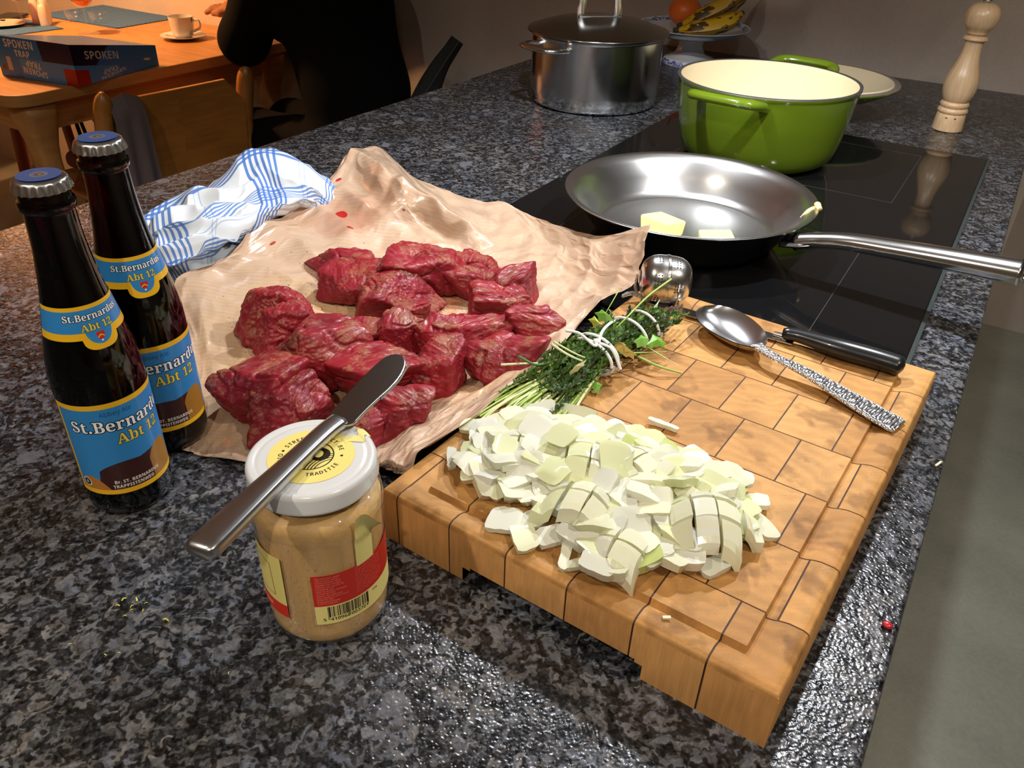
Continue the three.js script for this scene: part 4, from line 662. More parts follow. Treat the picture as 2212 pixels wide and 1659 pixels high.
{
  const R = rng(2024), GROUP = 'chopped onion on the board', TOP = BD.hb;
  // labels by the look and the place of each piece in the heap
  const put = (geo, mat, pos, e, label) => { const m = single('onion_piece', geo, mat, label, 'onion', pos, GROUP); m.rotation.set(...e, 'YXZ'); return m; };
  // heap: outline in the picture, thrown back on the board
  const hull = [[985, 992], [1035, 922], [1130, 900], [1245, 905], [1330, 928], [1440, 966], [1540, 1012], [1610, 1060], [1620, 1130], [1580, 1190], [1500, 1220], [1400, 1235], [1300, 1235], [1235, 1165], [1190, 1095], [1110, 1070], [1030, 1040]].map(p => P(1305 + (p[0] - 1305) * 0.95, 1065 + (p[1] - 1065) * 0.94, TOP + 0.006));
  const inside = (x, z) => { let c = false; for (let i = 0, j = hull.length - 1; i < hull.length; j = i++) { const a = hull[i], b = hull[j]; if ((a.z > z) !== (b.z > z) && x < (b.x - a.x) * (z - a.z) / (b.z - a.z) + a.x) c = !c; } return c; };
  const edgeD = (x, z) => { let d = 9; for (let i = 0, j = hull.length - 1; i < hull.length; j = i++) { const a = hull[i], b = hull[j], dx = b.x - a.x, dz = b.z - a.z, t = clamp(((x - a.x) * dx + (z - a.z) * dz) / (dx * dx + dz * dz)); d = Math.min(d, Math.hypot(x - a.x - dx * t, z - a.z - dz * t)); } return d; };
  const mound = (x, z) => 0.023 * Math.sqrt(clamp(edgeD(x, z) / 0.045));
  const xs = hull.map(p => p.x), zs = hull.map(p => p.z), x0 = Math.min(...xs), x1 = Math.max(...xs), z0 = Math.min(...zs), z1 = Math.max(...zs);
  const geos = []; for (let i = 0; i < 26; i++) { const th = 0.0042 + 0.0052 * R(); geos.push(onionGeo(0.011 + 0.008 * R(), 0.012 + 0.011 * R(), th, 0.014 + 0.014 * R(), i + 5, R() < 0.2)); }
  // domes: halves of onion that were diced but still hold together
  const domes = [[1265, 1000, 0.028, 0.029, 0.3], [1205, 945, 0.022, 0.024, 0.9], [1255, 1095, 0.023, 0.029, 0.1], [1525, 1125, 0.027, 0.032, 0.5], [1345, 1185, 0.020, 0.023, 0.0], [1385, 1010, 0.024, 0.026, 1.2], [1120, 965, 0.020, 0.021, 0.4]];
  const dc = domes.map(([px, py, r, h, yaw]) => ({ p: P(px, py, TOP + h * 0.55), r, h, yaw }));
  // a cell of a diced half: the top follows the round of the onion, the sides are knife cuts
  function diceGeo(r, ax, bx, az, bz, depth, seed) {
    const n = 5, pos = [], idx = [], tint = [], W = n + 1, cx = (ax + bx) / 2, cz = (az + bz) / 2, top = (x, z) => Math.sqrt(Math.max(r * r * 0.03, r * r - x * x - z * z)), yc = top(cx, cz);
    const kk = 0.9 + 0.1 * hash3(seed, 1, 1);
    for (const k of [1, 0]) for (let j = 0; j <= n; j++) for (let i = 0; i <= n; i++) { const x = mix(ax, bx, i / n), z = mix(az, bz, j / n), e = Math.max(Math.abs(i / n - 0.5), Math.abs(j / n - 0.5)) > 0.49 ? 0.0006 : 0, y = top(x, z) - e - (k ? 0 : depth) + (k ? 0.0007 * (noise3(x * 300 + seed, z * 300, 1) - 0.5) : 0); const sh = k ? 1 : 0.94; pos.push((x - cx) * sh, y - yc, (z - cz) * sh); tint.push(kk, kk, kk * (0.93 + 0.07 * Math.sin(z * 900))); }
    const B = W * W, f = (p, q, s2, d) => idx.push(p, q, s2, p, s2, d);
    for (let j = 0; j < n; j++) for (let i = 0; i < n; i++) { const q = j * W + i; f(q, q + W, q + W + 1, q + 1); f(B + q, B + q + 1, B + q + W + 1, B + q + W); }
    for (let i = 0; i < n; i++) { f(i, i + 1, B + i + 1, B + i); const q = n * W + i; f(q, B + q, B + q + 1, q + 1); const c = i * W; f(c, B + c, B + c + W, c + W); const d = c + n; f(d, d + W, B + d + W, B + d); }
    let g = new THREE.BufferGeometry(); g.setAttribute('position', new THREE.Float32BufferAttribute(pos, 3)); g.setAttribute('color', new THREE.Float32BufferAttribute(tint, 3)); g.setIndex(idx); g.computeVertexNormals(); return [toCreasedNormals(g, 0.8), V3(cx, yc, cz)];
  }
  dc.forEach((D, di) => {
    const cell = 0.0128, n = Math.ceil(D.r * 2 / cell), q = new THREE.Quaternion().setFromEuler(new THREE.Euler(0.16 * Math.sin(di * 2.1), D.yaw, 0.16 * Math.cos(di * 1.7)));
    const cutX = [...Array(n + 1)].map((_, i) => (i - n / 2) * cell + (R() - 0.5) * 0.003), cutZ = [...Array(n + 1)].map((_, i) => (i - n / 2) * cell * 1.12 + (R() - 0.5) * 0.003);
    for (let i = 0; i < n; i++) for (let j = 0; j < n; j++) {
      const mx = (cutX[i] + cutX[i + 1]) / 2, mz = (cutZ[j] + cutZ[j + 1]) / 2, rad = Math.hypot(mx, mz); if (rad > D.r * 0.98) continue;
      const [g, c] = diceGeo(D.r, cutX[i], cutX[i + 1] - 0.0004, cutZ[j], cutZ[j + 1] - 0.0004, 0.011, di * 50 + i * 7 + j); c.applyQuaternion(q);
      const out = 0.0022 * (rad / D.r), pos = V3(D.p.x + c.x * (1 + 2.5 * out / 0.03), CT + TOP + D.h - D.r + c.y - 0.0015 * R(), D.p.z + c.z * (1 + 2.5 * out / 0.03)); if (pos.y < CT + TOP + 0.002) continue;
      const m = put(g, mOnion[[0, 0, 2, 1, 0][Math.floor(R() * 5)]], pos, [0, 0, 0], di === 3 ? 'piece of the diced onion half nearest the board groove, layers still together' : 'piece of a diced onion half in the heap, layers still together'); m.quaternion.copy(q).multiply(new THREE.Quaternion().setFromEuler(new THREE.Euler((R() - 0.5) * 0.16, (R() - 0.5) * 0.12, (R() - 0.5) * 0.16)));
    }
  });
  // loose pieces heaped around and between the domes
  let made = 0, tries = 0; const spots = [];
  while (made < 140 && tries++ < 9000) {
    const x = mix(x0, x1, R()), z = mix(z0, z1, R()); if (!inside(x, z)) continue;
    if (dc.some(D => Math.hypot(x - D.p.x, z - D.p.z) < D.r * 0.62)) continue;
    if (spots.some(s => Math.hypot(s[0] - x, s[1] - z) < 0.0078)) continue;
    spots.push([x, z]); made++;
    const h = Math.max(0.003, mound(x, z) * (0.55 + 0.45 * R()) - 0.002), tilt = h > 0.008 ? 1.1 : 0.5, gi = Math.floor(R() * geos.length);
    const green = x > P(1420, 1010, TOP).x - 0.03 && z < P(1500, 1080, TOP).z + 0.01 && R() < 0.45;
    put(geos[gi], mOnion[green ? (R() < 0.5 ? 4 : 2) : Math.floor(R() * 4)], V3(x, CT + TOP + h + 0.003, z), [(R() - 0.5) * tilt, R() * TAU, (R() - 0.5) * tilt], green ? 'greenish piece of chopped onion in the heap' : 'loose white piece of chopped onion in the heap');
  }
  // single pieces that lie apart
  const lone = [[1090, 1128, 0.020, 0.019, .4, 'flat square onion layer lying apart toward the jar'], [1148, 1128, 0.020, 0.013, 1.2, 'flat onion strip lying beside the square layer'], [1132, 1166, 0.020, 0.015, 2.4, 'leaf-shaped flat onion piece near the front groove'], [1192, 1162, 0.019, 0.014, .9, 'crooked onion scrap near the front groove'], [1222, 1196, 0.026, 0.006, 1.9, 'thin curved strip of onion skin at the front'], [1258, 1222, 0.024, 0.006, 0.7, 'thin forked end of onion skin at the front'], [1545, 1226, 0.020, 0.011, 1.1, 'small flat onion piece in front of the big diced half'], [1640, 1138, 0.024, 0.012, 2.6, 'pale onion strip out by the right groove'], [1600, 1148, 0.020, 0.010, 2.9, 'onion strip next to the heap by the right groove'], [1635, 1088, 0.014, 0.011, .5, 'small onion cube apart at the right of the heap'], [1432, 920, 0.004, 0.023, 1.62, 'single thin onion stick apart on the board by the herbs'], [1022, 925, 0.017, 0.014, .3, 'white onion square at the heap edge by the paper'], [976, 992, 0.020, 0.007, 2.2, 'narrow onion strip pointing at the paper'], [1060, 1005, 0.028, 0.013, 2.3, 'long onion wedge at the left of the heap'], [1045, 1038, 0.028, 0.015, 2.5, 'long onion wedge lowest at the left of the heap'], [1160, 890, 0.024, 0.013, 1.1, 'tall onion slice leaning at the back of the heap'], [1248, 896, 0.028, 0.012, .2, 'translucent onion leaf standing up at the back of the heap'], [1330, 1225, 0.018, 0.022, .2, 'pointed onion wedge at the front of the heap'], [1382, 1200, 0.022, 0.024, .9, 'green-tinged onion wedge at the front of the heap'], [1290, 1232, 0.010, 0.020, 1.6, 'narrow onion wedge at the front tip of the heap'], [1432, 1190, 0.014, 0.020, .1, 'pale ribbed onion piece between the front wedges and the big half'], [1590, 1040, 0.022, 0.014, .4, 'broad onion layer at the back right of the heap'], [1075, 940, 0.024, 0.016, 1.3, 'rounded onion layer at the back left of the heap']];
  lone.forEach(([px, py, w, l, yaw, label], i) => { const th = 0.0030 + 0.0012 * R() + (i > 12 && i < 21 ? 0.004 : 0), y = TOP + (i > 12 ? 0.006 : 0.0022); put(onionGeo(w, l, th, 0.05, 500 + i, true), mOnion[i === 18 ? 4 : [3, 1, 0][i % 3]], P(px, py, y), [i === 15 || i === 16 ? 0.9 : 0.05, yaw, i > 12 ? 0.25 : 0.03], label); });
}
// ------------------------------------------------------------------ herb bundle
{
  const TOP = BD.hb, A = P(1165, 838, TOP + 0.014), B = P(1438, 672, TOP + 0.016), ax = B.clone().sub(A), L = ax.length(); ax.normalize();
  const S = V3().crossVectors(ax, V3(0, 1, 0)).normalize(), U = V3(0, 1, 0), o = A.clone().lerp(B, 0.5).setY(CT + TOP);
  const t = thing('herb_bundle', 'bundle of thyme and parsley tied with white kitchen string on the chopping board', 'herbs', o);
  const at = (s, a, h) => A.clone().addScaledVector(ax, s * L).addScaledVector(S, a).setY(CT + TOP + h).sub(o), R = rng(88);
  const mThyme = [std(lin(0.035, 0.085, 0.014), 0.6, { side: THREE.DoubleSide }), std(lin(0.065, 0.15, 0.020), 0.6, { side: THREE.DoubleSide }), std(lin(0.13, 0.25, 0.035), 0.6, { side: THREE.DoubleSide })];
  const mStem = [phys(lin(0.42, 0.50, 0.13), 0.4), phys(lin(0.60, 0.63, 0.30), 0.4), phys(lin(0.30, 0.42, 0.07), 0.4)];
  const mTwig = std(lin(0.075, 0.035, 0.018), 0.8), mDry = std(lin(0.55, 0.44, 0.12), 0.6, { side: THREE.DoubleSide }), mParsley = phys(lin(0.16, 0.36, 0.035), 0.45, { side: THREE.DoubleSide });
  const leaf = (l, w) => { const g = gridGeo(4, 1, (s, v) => V3((v - 0.5) * w * Math.sin(Math.PI * (0.08 + 0.9 * s)) * 2, 0.15 * l * Math.sin(s * 2.4), s * l)); return g; };
  const base = leaf(0.0046, 0.0011);
  // thyme sprigs: a woody stem with whorls of tiny leaves
  const sprig = (pts, mat, dens) => {
    const c = new THREE.CatmullRomCurve3(pts), n = Math.round(c.getLength() / dens), gs = [], m = new THREE.Matrix4(), q = new THREE.Quaternion(), e = new THREE.Euler();
    for (let i = 0; i < n; i++) { const s = (i + R() * 0.6) / n, p = c.getPointAt(clamp(s)), T = c.getTangentAt(clamp(s)); const up = V3(R() - 0.5, R() - 0.2, R() - 0.5).normalize().addScaledVector(T, 0.75).normalize(); q.setFromUnitVectors(V3(0, 0, 1), up); const k = 0.65 + 0.6 * R(), tw = new THREE.Quaternion().setFromAxisAngle(V3(0, 0, 1), R() * TAU); m.compose(p, q.multiply(tw), V3(k, k, k)); gs.push(base.clone().applyMatrix4(m)); }
    const s = mesh('thyme_sprig', merged(gs), mat, t); mesh('twig', new THREE.TubeGeometry(c, 20, 0.0007, 5), mTwig, s);
  };
  for (let i = 0; i < 48; i++) { const a0 = (R() - 0.5) * 0.034, h0 = 0.003 + 0.021 * R(), s0 = -0.10 + 0.36 * R(), s1 = 0.52 + 0.42 * R(), fan = 1.2 + R() * 0.5; sprig([at(s0, a0 * fan, h0 * 0.8), at((s0 + s1) / 2 - 0.05, a0 * 0.9, h0 + 0.003), at(s1 * 0.9, a0 * 0.7, h0), at(s1 + 0.03, a0 * 1.1 + (R() - 0.5) * 0.01, h0 + 0.004 * R())], mThyme[i % 4 === 3 ? 2 : i % 2], 0.00075); }
  for (let i = 0; i < 5; i++) sprig([at(0.70, 0.004 * (i - 2), 0.012), at(0.86, 0.009 * (i - 2), 0.014 + 0.002 * i), at(1.0, 0.011 * (i - 2), 0.010 + 0.003 * i)], mThyme[2], 0.0012);
  // parsley stalks fanning out of the cut end, some long ones crossing over
  const stalk = (pts, r, mat) => mesh('parsley_stalk', sweep(pts, s => [r * (1 - 0.3 * s), r * (1 - 0.3 * s)], 16, 7), mat, t);
  for (let i = 0; i < 54; i++) { const a = (R() - 0.40) * 0.05, e = -0.10 - 0.30 * R(), k = 0.0008 + 0.0007 * R(); stalk([at(0.42, a * 0.35, 0.004 + 0.006 * R()), at(0.16, a * 0.8, 0.003 + 0.007 * R()), at(e * 0.5, a * 1.25 + 0.004, 0.004 + 0.006 * R()), at(e, a * 1.5 + 0.008, 0.0018 + 0.004 * R())], k, mStem[Math.floor(R() * 3)]); }
  const Q = (px, py, h) => P(px, py, TOP + h).sub(o);
  stalk([Q(1450, 603, 0.040), Q(1400, 640, 0.035), Q(1350, 690, 0.030), Q(1316, 724, 0.020)], 0.0010, mStem[2]);
  stalk([Q(1338, 625, 0.034), Q(1318, 660, 0.028), Q(1300, 690, 0.020)], 0.0005, mStem[2]);
  stalk([Q(1082, 788, 0.018), Q(1120, 786, 0.017), Q(1190, 784, 0.012)], 0.0010, mStem[1]);
  stalk([Q(1192, 744, 0.030), Q(1230, 768, 0.028), Q(1288, 792, 0.018)], 0.0012, mStem[1]); stalk([Q(1196, 738, 0.031), Q(1245, 765, 0.029), Q(1282, 780, 0.02)], 0.0008, mStem[1]);
  stalk([Q(1378, 770, 0.010), Q(1420, 790, 0.008), Q(1472, 806, 0.003)], 0.0012, mStem[2]); stalk([Q(1310, 738, 0.02), Q(1380, 742, 0.016), Q(1440, 775, 0.010), Q(1465, 790, 0.006)], 0.0005, mStem[1]);
  stalk([Q(1310, 758, 0.02), Q(1362, 762, 0.015), Q(1440, 760, 0.008)], 0.0008, mStem[2]); stalk([Q(1178, 884, 0.002), Q(1205, 872, 0.003), Q(1235, 850, 0.006), Q(1250, 820, 0.010)], 0.0013, mStem[1]);
  stalk([Q(1130, 808, 0.002), Q(1150, 830, 0.004), Q(1152, 842, 0.003)], 0.0007, mThyme[1]); stalk([Q(1120, 770, 0.022), Q(1160, 788, 0.020), Q(1210, 775, 0.02)], 0.0012, mThyme[1]);
  // flat parsley leaves, a bay leaf and a yellow leaf
  const flat = (pts, curl, mat, name = 'parsley_leaf') => {        // pts: outline in the picture with heights, centre fan
    const c = pts.reduce((a, p) => a.add(Q(...p)), V3()).multiplyScalar(1 / pts.length); c.y += curl; const pos = [], w = pts.map(p => Q(...p)); for (let i = 0; i < w.length; i++) { const a = w[i], b = w[(i + 1) % w.length], m = a.clone().lerp(b, 0.5).lerp(c, 0.18); pos.push(c, a, m, c, m, b); }
    const g = new THREE.BufferGeometry().setFromPoints(pos); g.setAttribute('uv', new THREE.Float32BufferAttribute(new Float32Array(pos.length * 2), 2)); g.computeVertexNormals(); mesh(name, g, mat, t);
  };
  flat([[1276, 826, .006], [1290, 822, .008], [1302, 832, .006], [1296, 842, .004], [1292, 852, .002], [1284, 848, .003], [1276, 838, .005]], 0.003, mParsley);
  flat([[1396, 745, 0.018], [1410, 722, 0.020], [1424, 728, 0.018], [1440, 742, 0.014], [1436, 752, 0.012], [1418, 750, 0.014], [1404, 756, 0.014]], 0.004, mParsley);
  flat([[1368, 738, 0.020], [1385, 722, 0.022], [1402, 732, 0.020], [1396, 752, 0.016], [1376, 752, 0.016]], 0.004, mParsley);
  flat([[1284, 676, 0.030], [1300, 668, 0.034], [1318, 682, 0.032], [1330, 696, 0.028], [1312, 700, 0.026], [1292, 694, 0.026]], 0.004, mParsley);
  flat([[1270, 690, .020], [1284, 682, .024], [1302, 704, .020], [1298, 716, .016], [1282, 706, .017]], 0.003, std(lin(0.42, 0.46, 0.05), 0.55, { side: THREE.DoubleSide }));
  flat([[1411, 664, 0.026], [1424, 648, 0.030], [1427, 646, 0.030], [1420, 660, 0.028], [1413, 667, 0.026]], 0.001, std(lin(0.32, 0.42, 0.30), 0.6, { side: THREE.DoubleSide }), 'bay_leaf');
  flat([[1228, 806, 0.024], [1245, 788, 0.028], [1268, 776, 0.028], [1262, 790, 0.026], [1248, 802, 0.024], [1230, 812, 0.022]], 0.002, std(lin(0.34, 0.30, 0.10), 0.5, { side: THREE.DoubleSide }), 'bay_leaf');
  flat([[1318, 742, 0.026], [1338, 738, 0.030], [1352, 744, 0.024], [1350, 760, 0.020], [1378, 768, 0.016], [1370, 778, 0.012], [1352, 772, 0.014], [1330, 764, 0.018], [1320, 752, 0.022]], 0.006, mDry, 'withered_leaf');
  flat([[1296, 774, 0.018], [1312, 748, 0.026], [1322, 760, 0.022], [1316, 776, 0.016], [1300, 780, 0.014]], 0.005, mDry, 'withered_leaf');
  // brown root ends
  for (let i = 0; i < 6; i++) mesh('root', sweep([at(0.62, 0.003 * (i - 2.5), 0.016), at(0.82, 0.004 * (i - 2), 0.018 + 0.002 * (i % 2)), at(1.0 + 0.02 * i, 0.003 * (i - 3), 0.013 + 0.001 * i)], s => [0.0018 * (1 - 0.4 * s) + 0.0004 * Math.sin(s * 30 + i), 0.0016], 18, 7), mTwig, t);
  // string: turns round the bundle, a slanting run and a knot
  const mString = std(lin(0.78, 0.77, 0.72), 0.8), turn = (s, ds, rr, hh) => { const pts = []; for (let k = 0; k <= 20; k++) { const q = k / 20 * TAU; pts.push(at(s + ds * k / 20, Math.cos(q) * rr, Math.max(0.001, hh + Math.sin(q) * hh))); } return tube(pts, 0.0013, 60, 6); };
  mesh('string', merged([turn(0.36, 0.02, 0.022, 0.0145), turn(0.41, 0.02, 0.022, 0.0150), turn(0.66, 0.02, 0.020, 0.0145), turn(0.78, 0.03, 0.018, 0.0140), tube([at(0.37, 0.006, 0.0295), at(0.46, -0.002, 0.0305), at(0.57, -0.008, 0.0285), at(0.66, -0.012, 0.024)], 0.0013, 20, 6), tube([at(0.37, 0.004, 0.030), at(0.33, 0.008, 0.0305), at(0.34, -0.010, 0.034), at(0.30, -0.018, 0.036)], 0.0012, 20, 6), tube([at(0.37, 0.004, 0.030), at(0.40, 0.015, 0.026), at(0.40, 0.026, 0.012)], 0.0012, 14, 6), (() => { const g = new THREE.SphereGeometry(0.0028, 10, 8), p = at(0.37, 0.004, 0.0300); g.translate(p.x, p.y, p.z); return g; })()]), mString, t);
}
// ------------------------------------------------------------------ tea infuser with its chain
{
  const c = P(1438, 601, 0.0625 + 0.004), t = thing('tea_infuser', 'barrel-shaped perforated steel tea infuser lying on the back of the chopping board', 'tea infuser', V3(c.x, CT + BD.hb, c.z));
  const r = 0.0222, hl = 0.0236, yc = r + 0.0012, axis = P(1497, 603, 0.0625).sub(P(1380, 596, 0.0625)).setY(0).normalize(), q = new THREE.Quaternion().setFromUnitVectors(V3(0, 1, 0), V3(axis.x, -0.06, axis.z).normalize());
  const put = g => { g.applyQuaternion(q); g.translate(0, yc, 0); return g; };
  const half = s => lathe(smoothPts([[0, s * hl], [0.006, s * hl * 0.995], [0.0145, s * hl * 0.90], [0.0198, s * hl * 0.66], [0.0219, s * hl * 0.36], [r, s * hl * 0.10], [r, s * 0.0003]], 30), 56);
  const mShell = std(lin(0.72, 0.715, 0.70), 0.22, { metalness: 1, side: THREE.DoubleSide });
  mesh('half_shell', put(half(1)), mShell, t); mesh('half_shell', put(half(-1)), mShell, t);
  mesh('seam_band', put(lathe([[r - 0.0002, -0.0016], [r + 0.0006, -0.0013], [r + 0.0006, -0.0002], [r + 0.0001, 0], [r + 0.0006, 0.0002], [r + 0.0006, 0.0013], [r - 0.0002, 0.0016]], 64)), mSteel, t);
  // drilled holes in square fields round each half
  const holes = [], rad = y => { const s = Math.abs(y) / hl; return s < 0.1 ? r : s < 0.36 ? mix(r, 0.0219, (s - 0.1) / 0.26) : s < 0.66 ? mix(0.0219, 0.0198, (s - 0.36) / 0.3) : 0.018; };
  for (const s of [1, -1]) for (let f = 0; f < 6; f++) for (let i = 0; i < 4; i++) for (let j = 0; j < 3; j++) { const a = f / 6 * TAU + (i - 1.5) * 0.125 + (s > 0 ? 0.36 : 0.1), y = s * (0.0066 + j * 0.0026), rr = rad(y), g = new THREE.CylinderGeometry(0.00072, 0.00072, 0.0009, 10); g.rotateX(Math.PI / 2); g.translate(0, 0, rr - 0.0001); g.rotateY(a); g.translate(0, y, 0); holes.push(g); }
  const hm = mesh('perforation', put(merged(holes)), std(lin(0.008, 0.007, 0.006), 0.6), t); hm.userData.kind = 'stuff';
  mesh('end_cap', put(lathe([[0, -hl - 0.0012], [0.006, -hl - 0.0008], [0.0072, -hl + 0.001], [0.0062, -hl + 0.0014]], 30)), mSteelDark, t);
  mesh('hook', tube([V3(0.018, 0.030, 0.012), V3(0.020, 0.022, 0.018), V3(0.020, 0.012, 0.020), V3(0.017, 0.004, 0.020)], 0.0007, 16, 6), mSteel, t);
  const W = (px, py, h) => P(px, py, h).sub(t.position), path = new THREE.CatmullRomCurve3([W(1376, 596, 0.068), W(1372, 616, 0.060), W(1378, 634, 0.049), W(1392, 642, 0.046), W(1380, 640, 0.047), W(1362, 636, 0.049), W(1345, 640, 0.048), W(1352, 634, 0.050), W(1370, 632, 0.050), W(1388, 646, 0.045), W(1402, 652, 0.044), W(1395, 647, 0.0455)]);
  const links = [], n = 62; for (let i = 0; i < n; i++) { const g = new THREE.TorusGeometry(0.00115, 0.00032, 6, 12); g.scale(1.35, 1, 1); const p = path.getPointAt(i / n), T = path.getTangentAt(i / n), qq = new THREE.Quaternion().setFromUnitVectors(V3(1, 0, 0), T); g.rotateX(i % 2 ? 1.4 : 0.1); g.applyQuaternion(qq); g.translate(p.x, p.y, p.z); links.push(g); }
  const ch = mesh('chain', merged(links), mSteel, t); ch.userData.kind = 'stuff';
}
// ------------------------------------------------------------------ serving spoon with a hammered handle
{
  const TOP = BD.hb, tip = P(1523, 660, TOP + 0.015), neck = P(1645, 748, TOP + 0.015), end = P(1944, 918, TOP + 0.004), o = neck.clone().setY(CT + TOP);
  const t = thing('serving_spoon', 'steel spoon with a hammered handle lying on the chopping board', 'spoon', o);
  const d = neck.clone().sub(tip).setY(0), L = d.length(); d.normalize(); const S = V3().crossVectors(d, V3(0, 1, 0)).normalize();
  const bowl = k => (s, v) => {                                       // s along tip -> neck, v across
    const x = s * 2 - 1, w = 0.0232 * Math.sqrt(Math.max(0, 1 - Math.abs(x) ** 2.1)) * (1 - 0.13 * x), a = (v * 2 - 1), y = 0.0135 - 0.0125 * (1 - a * a) * Math.sqrt(Math.max(0, 1 - x * x)) - k;
    return tip.clone().addScaledVector(d, s * L).addScaledVector(S, a * w).setY(CT + TOP + Math.max(0.0006 + (k ? 0 : 0.0007), y + 0.0015)).sub(o);
  };
  const bg = gridGeo(40, 24, bowl(0)), bu = gridGeo(40, 24, bowl(0.0008)); mesh('bowl', merged([bg, bu]), std(lin(0.84, 0.84, 0.85), 0.2, { metalness: 1, side: THREE.DoubleSide }), t);
  const dent = dataTex(256, 512, (x, y) => { const c = voronoi(x, y, 16, 5); const v = clamp(c[0] * 1.25); return [v, v, v]; }, { srgb: false }); dent.repeat.set(1.0, 4.4);
  const mHam = std(lin(0.90, 0.90, 0.92), 0.30, { metalness: 1, bumpMap: dent, bumpScale: 0.0012 });
  const h = [neck.clone().addScaledVector(d, -0.006).setY(CT + TOP + 0.0125), neck.clone().addScaledVector(d, 0.012).setY(CT + TOP + 0.0135), neck.clone().lerp(end, 0.35).setY(CT + TOP + 0.0105), neck.clone().lerp(end, 0.7).setY(CT + TOP + 0.0058), end.clone().setY(CT + TOP + 0.0022)].map(p => p.sub(o));
  mesh('handle', sweep(h, s => [s < 0.09 ? mix(0.0062, 0.0038, s / 0.09) : mix(0.0038, 0.0112, sstep(0.05, 1, s) * 0.9 + 0.1 * s) * (s > 0.985 ? 0.93 : 1), mix(0.0018, 0.0014, s)], 70, 20, V3(0, 1, 0), 5), mHam, t);
}
// ------------------------------------------------------------------ knife with a black handle
{
  const TOP = BD.hb, a = P(1692, 716, TOP + 0.010), b = P(1955, 790, TOP + 0.010), o = a.clone().lerp(b, 0.5).setY(CT + TOP), d = b.clone().sub(a).setY(0).normalize(), S = V3().crossVectors(d, V3(0, 1, 0)).normalize(), L = a.distanceTo(b);
  const t = thing('kitchen_knife', 'kitchen knife with a black plastic handle behind the spoon', 'knife', o);
  const at = (s, side, y) => a.clone().addScaledVector(d, s * L).addScaledVector(S, side).setY(CT + TOP + y).sub(o);
  mesh('handle', sweep([at(0, 0, 0.0085), at(0.12, -0.001, 0.0095), at(0.45, 0.0015, 0.0100), at(0.75, 0.001, 0.0098), at(0.93, 0.0005, 0.0090), at(1.0, 0.001, 0.0085)], s => { const k = mix(0.0062, 0.0092, sstep(0, 0.6, s)) * (s < 0.04 ? 0.75 + 6 * s : 1) * (s > 0.95 ? Math.sqrt(Math.max(0.02, 1 - ((s - 0.95) / 0.052) ** 2)) : 1); return [k, k * 0.88]; }, 50, 18), phys(lin(0.010, 0.010, 0.010), 0.28, { clearcoat: 0.3 }), t);
  const sh = new THREE.Shape(); sh.moveTo(0.01, 0.0035); sh.lineTo(-0.10, 0.0045); sh.bezierCurveTo(-0.115, 0.004, -0.122, 0.0, -0.124, -0.005); sh.bezierCurveTo(-0.11, -0.0075, -0.06, -0.0068, 0.0, -0.0050); sh.lineTo(0.01, -0.0050);
  const bl = new THREE.ExtrudeGeometry(sh, { depth: 0.0011, bevelEnabled: true, bevelSize: 0.0005, bevelThickness: 0.0003, bevelSegments: 1 }); bl.applyMatrix4(new THREE.Matrix4().makeBasis(d, S.clone().multiplyScalar(-1), V3().crossVectors(d, S.clone().multiplyScalar(-1)))); const q = at(0, 0, 0.0022); bl.translate(q.x, q.y, q.z); mesh('blade', bl, mSteelDark, t);
  const st = new THREE.CylinderGeometry(0.0022, 0.0030, 0.012, 10); st.rotateZ(Math.PI / 2); st.applyQuaternion(new THREE.Quaternion().setFromUnitVectors(V3(1, 0, 0), d)); const e = at(-0.015, 0, 0.0055); st.translate(e.x, e.y, e.z); mesh('bolster', st, mSteelDark, t);
}
// ------------------------------------------------------------------ scraps on the worktop and board
{
  const R = rng(12), mCrumb = std(lin(0.72, 0.68, 0.10), 0.7), mPale = std(lin(0.72, 0.66, 0.42), 0.7), C = [[255, 1310, 5], [268, 1296, 6], [285, 1312, 5], [296, 1296, 7], [310, 1320, 4], [360, 1340, 8], [284, 1320, 4], [152, 1394, 4], [228, 1416, 4], [258, 1412, 4], [495, 1455, 4], [316, 1305, 4], [270, 1332, 4]];
  C.forEach(([px, py, s], i) => { const p = P(px, py, 0), k = s / FOC * p.distanceTo(camera.position) * 0.75, g = sweep([V3(-k, 0.0007, 0), V3(0, 0.0014, k * 0.3 * (R() - 0.5)), V3(k, 0.0007, k * (R() - 0.5))], s2 => [k * 0.35 * (1 - 0.5 * s2), k * 0.22], 6, 6), m = single('crumb', g, mCrumb, i === 5 ? 'largest yellow crumb lying apart on the granite by the jar' : i < 7 || i > 10 ? 'yellow crumb in the cluster on the granite left of the jar' : 'tiny yellow crumb scattered on the bare granite', 'crumb', p, 'yellow crumbs on the granite'); m.rotation.y = R() * 6; });
  const rd = P(1917, 1350, 0.002), rg = new THREE.IcosahedronGeometry(0.0028, 1); rg.scale(1.2, 0.7, 1); single('red_scrap', rg, phys(lin(0.45, 0.01, 0.02), 0.3, { clearcoat: 0.6 }), 'small shiny red scrap on the granite at the worktop edge', 'scrap', rd);
  const sp = P(2027, 1002, 0.0012); const sg = single('splinter', box(0.0016, 0.0012, 0.0085), mPale, 'pale splinter on the granite beside the board', 'scrap', sp); sg.rotation.y = -0.35;
  const so = P(1440, 1334, BD.hb + 0.001); const sq = single('onion_scrap', box(0.0045, 0.0012, 0.0018), mPale, 'tiny onion scrap on the front edge of the board', 'scrap', so); sq.rotation.y = 0.6;
}
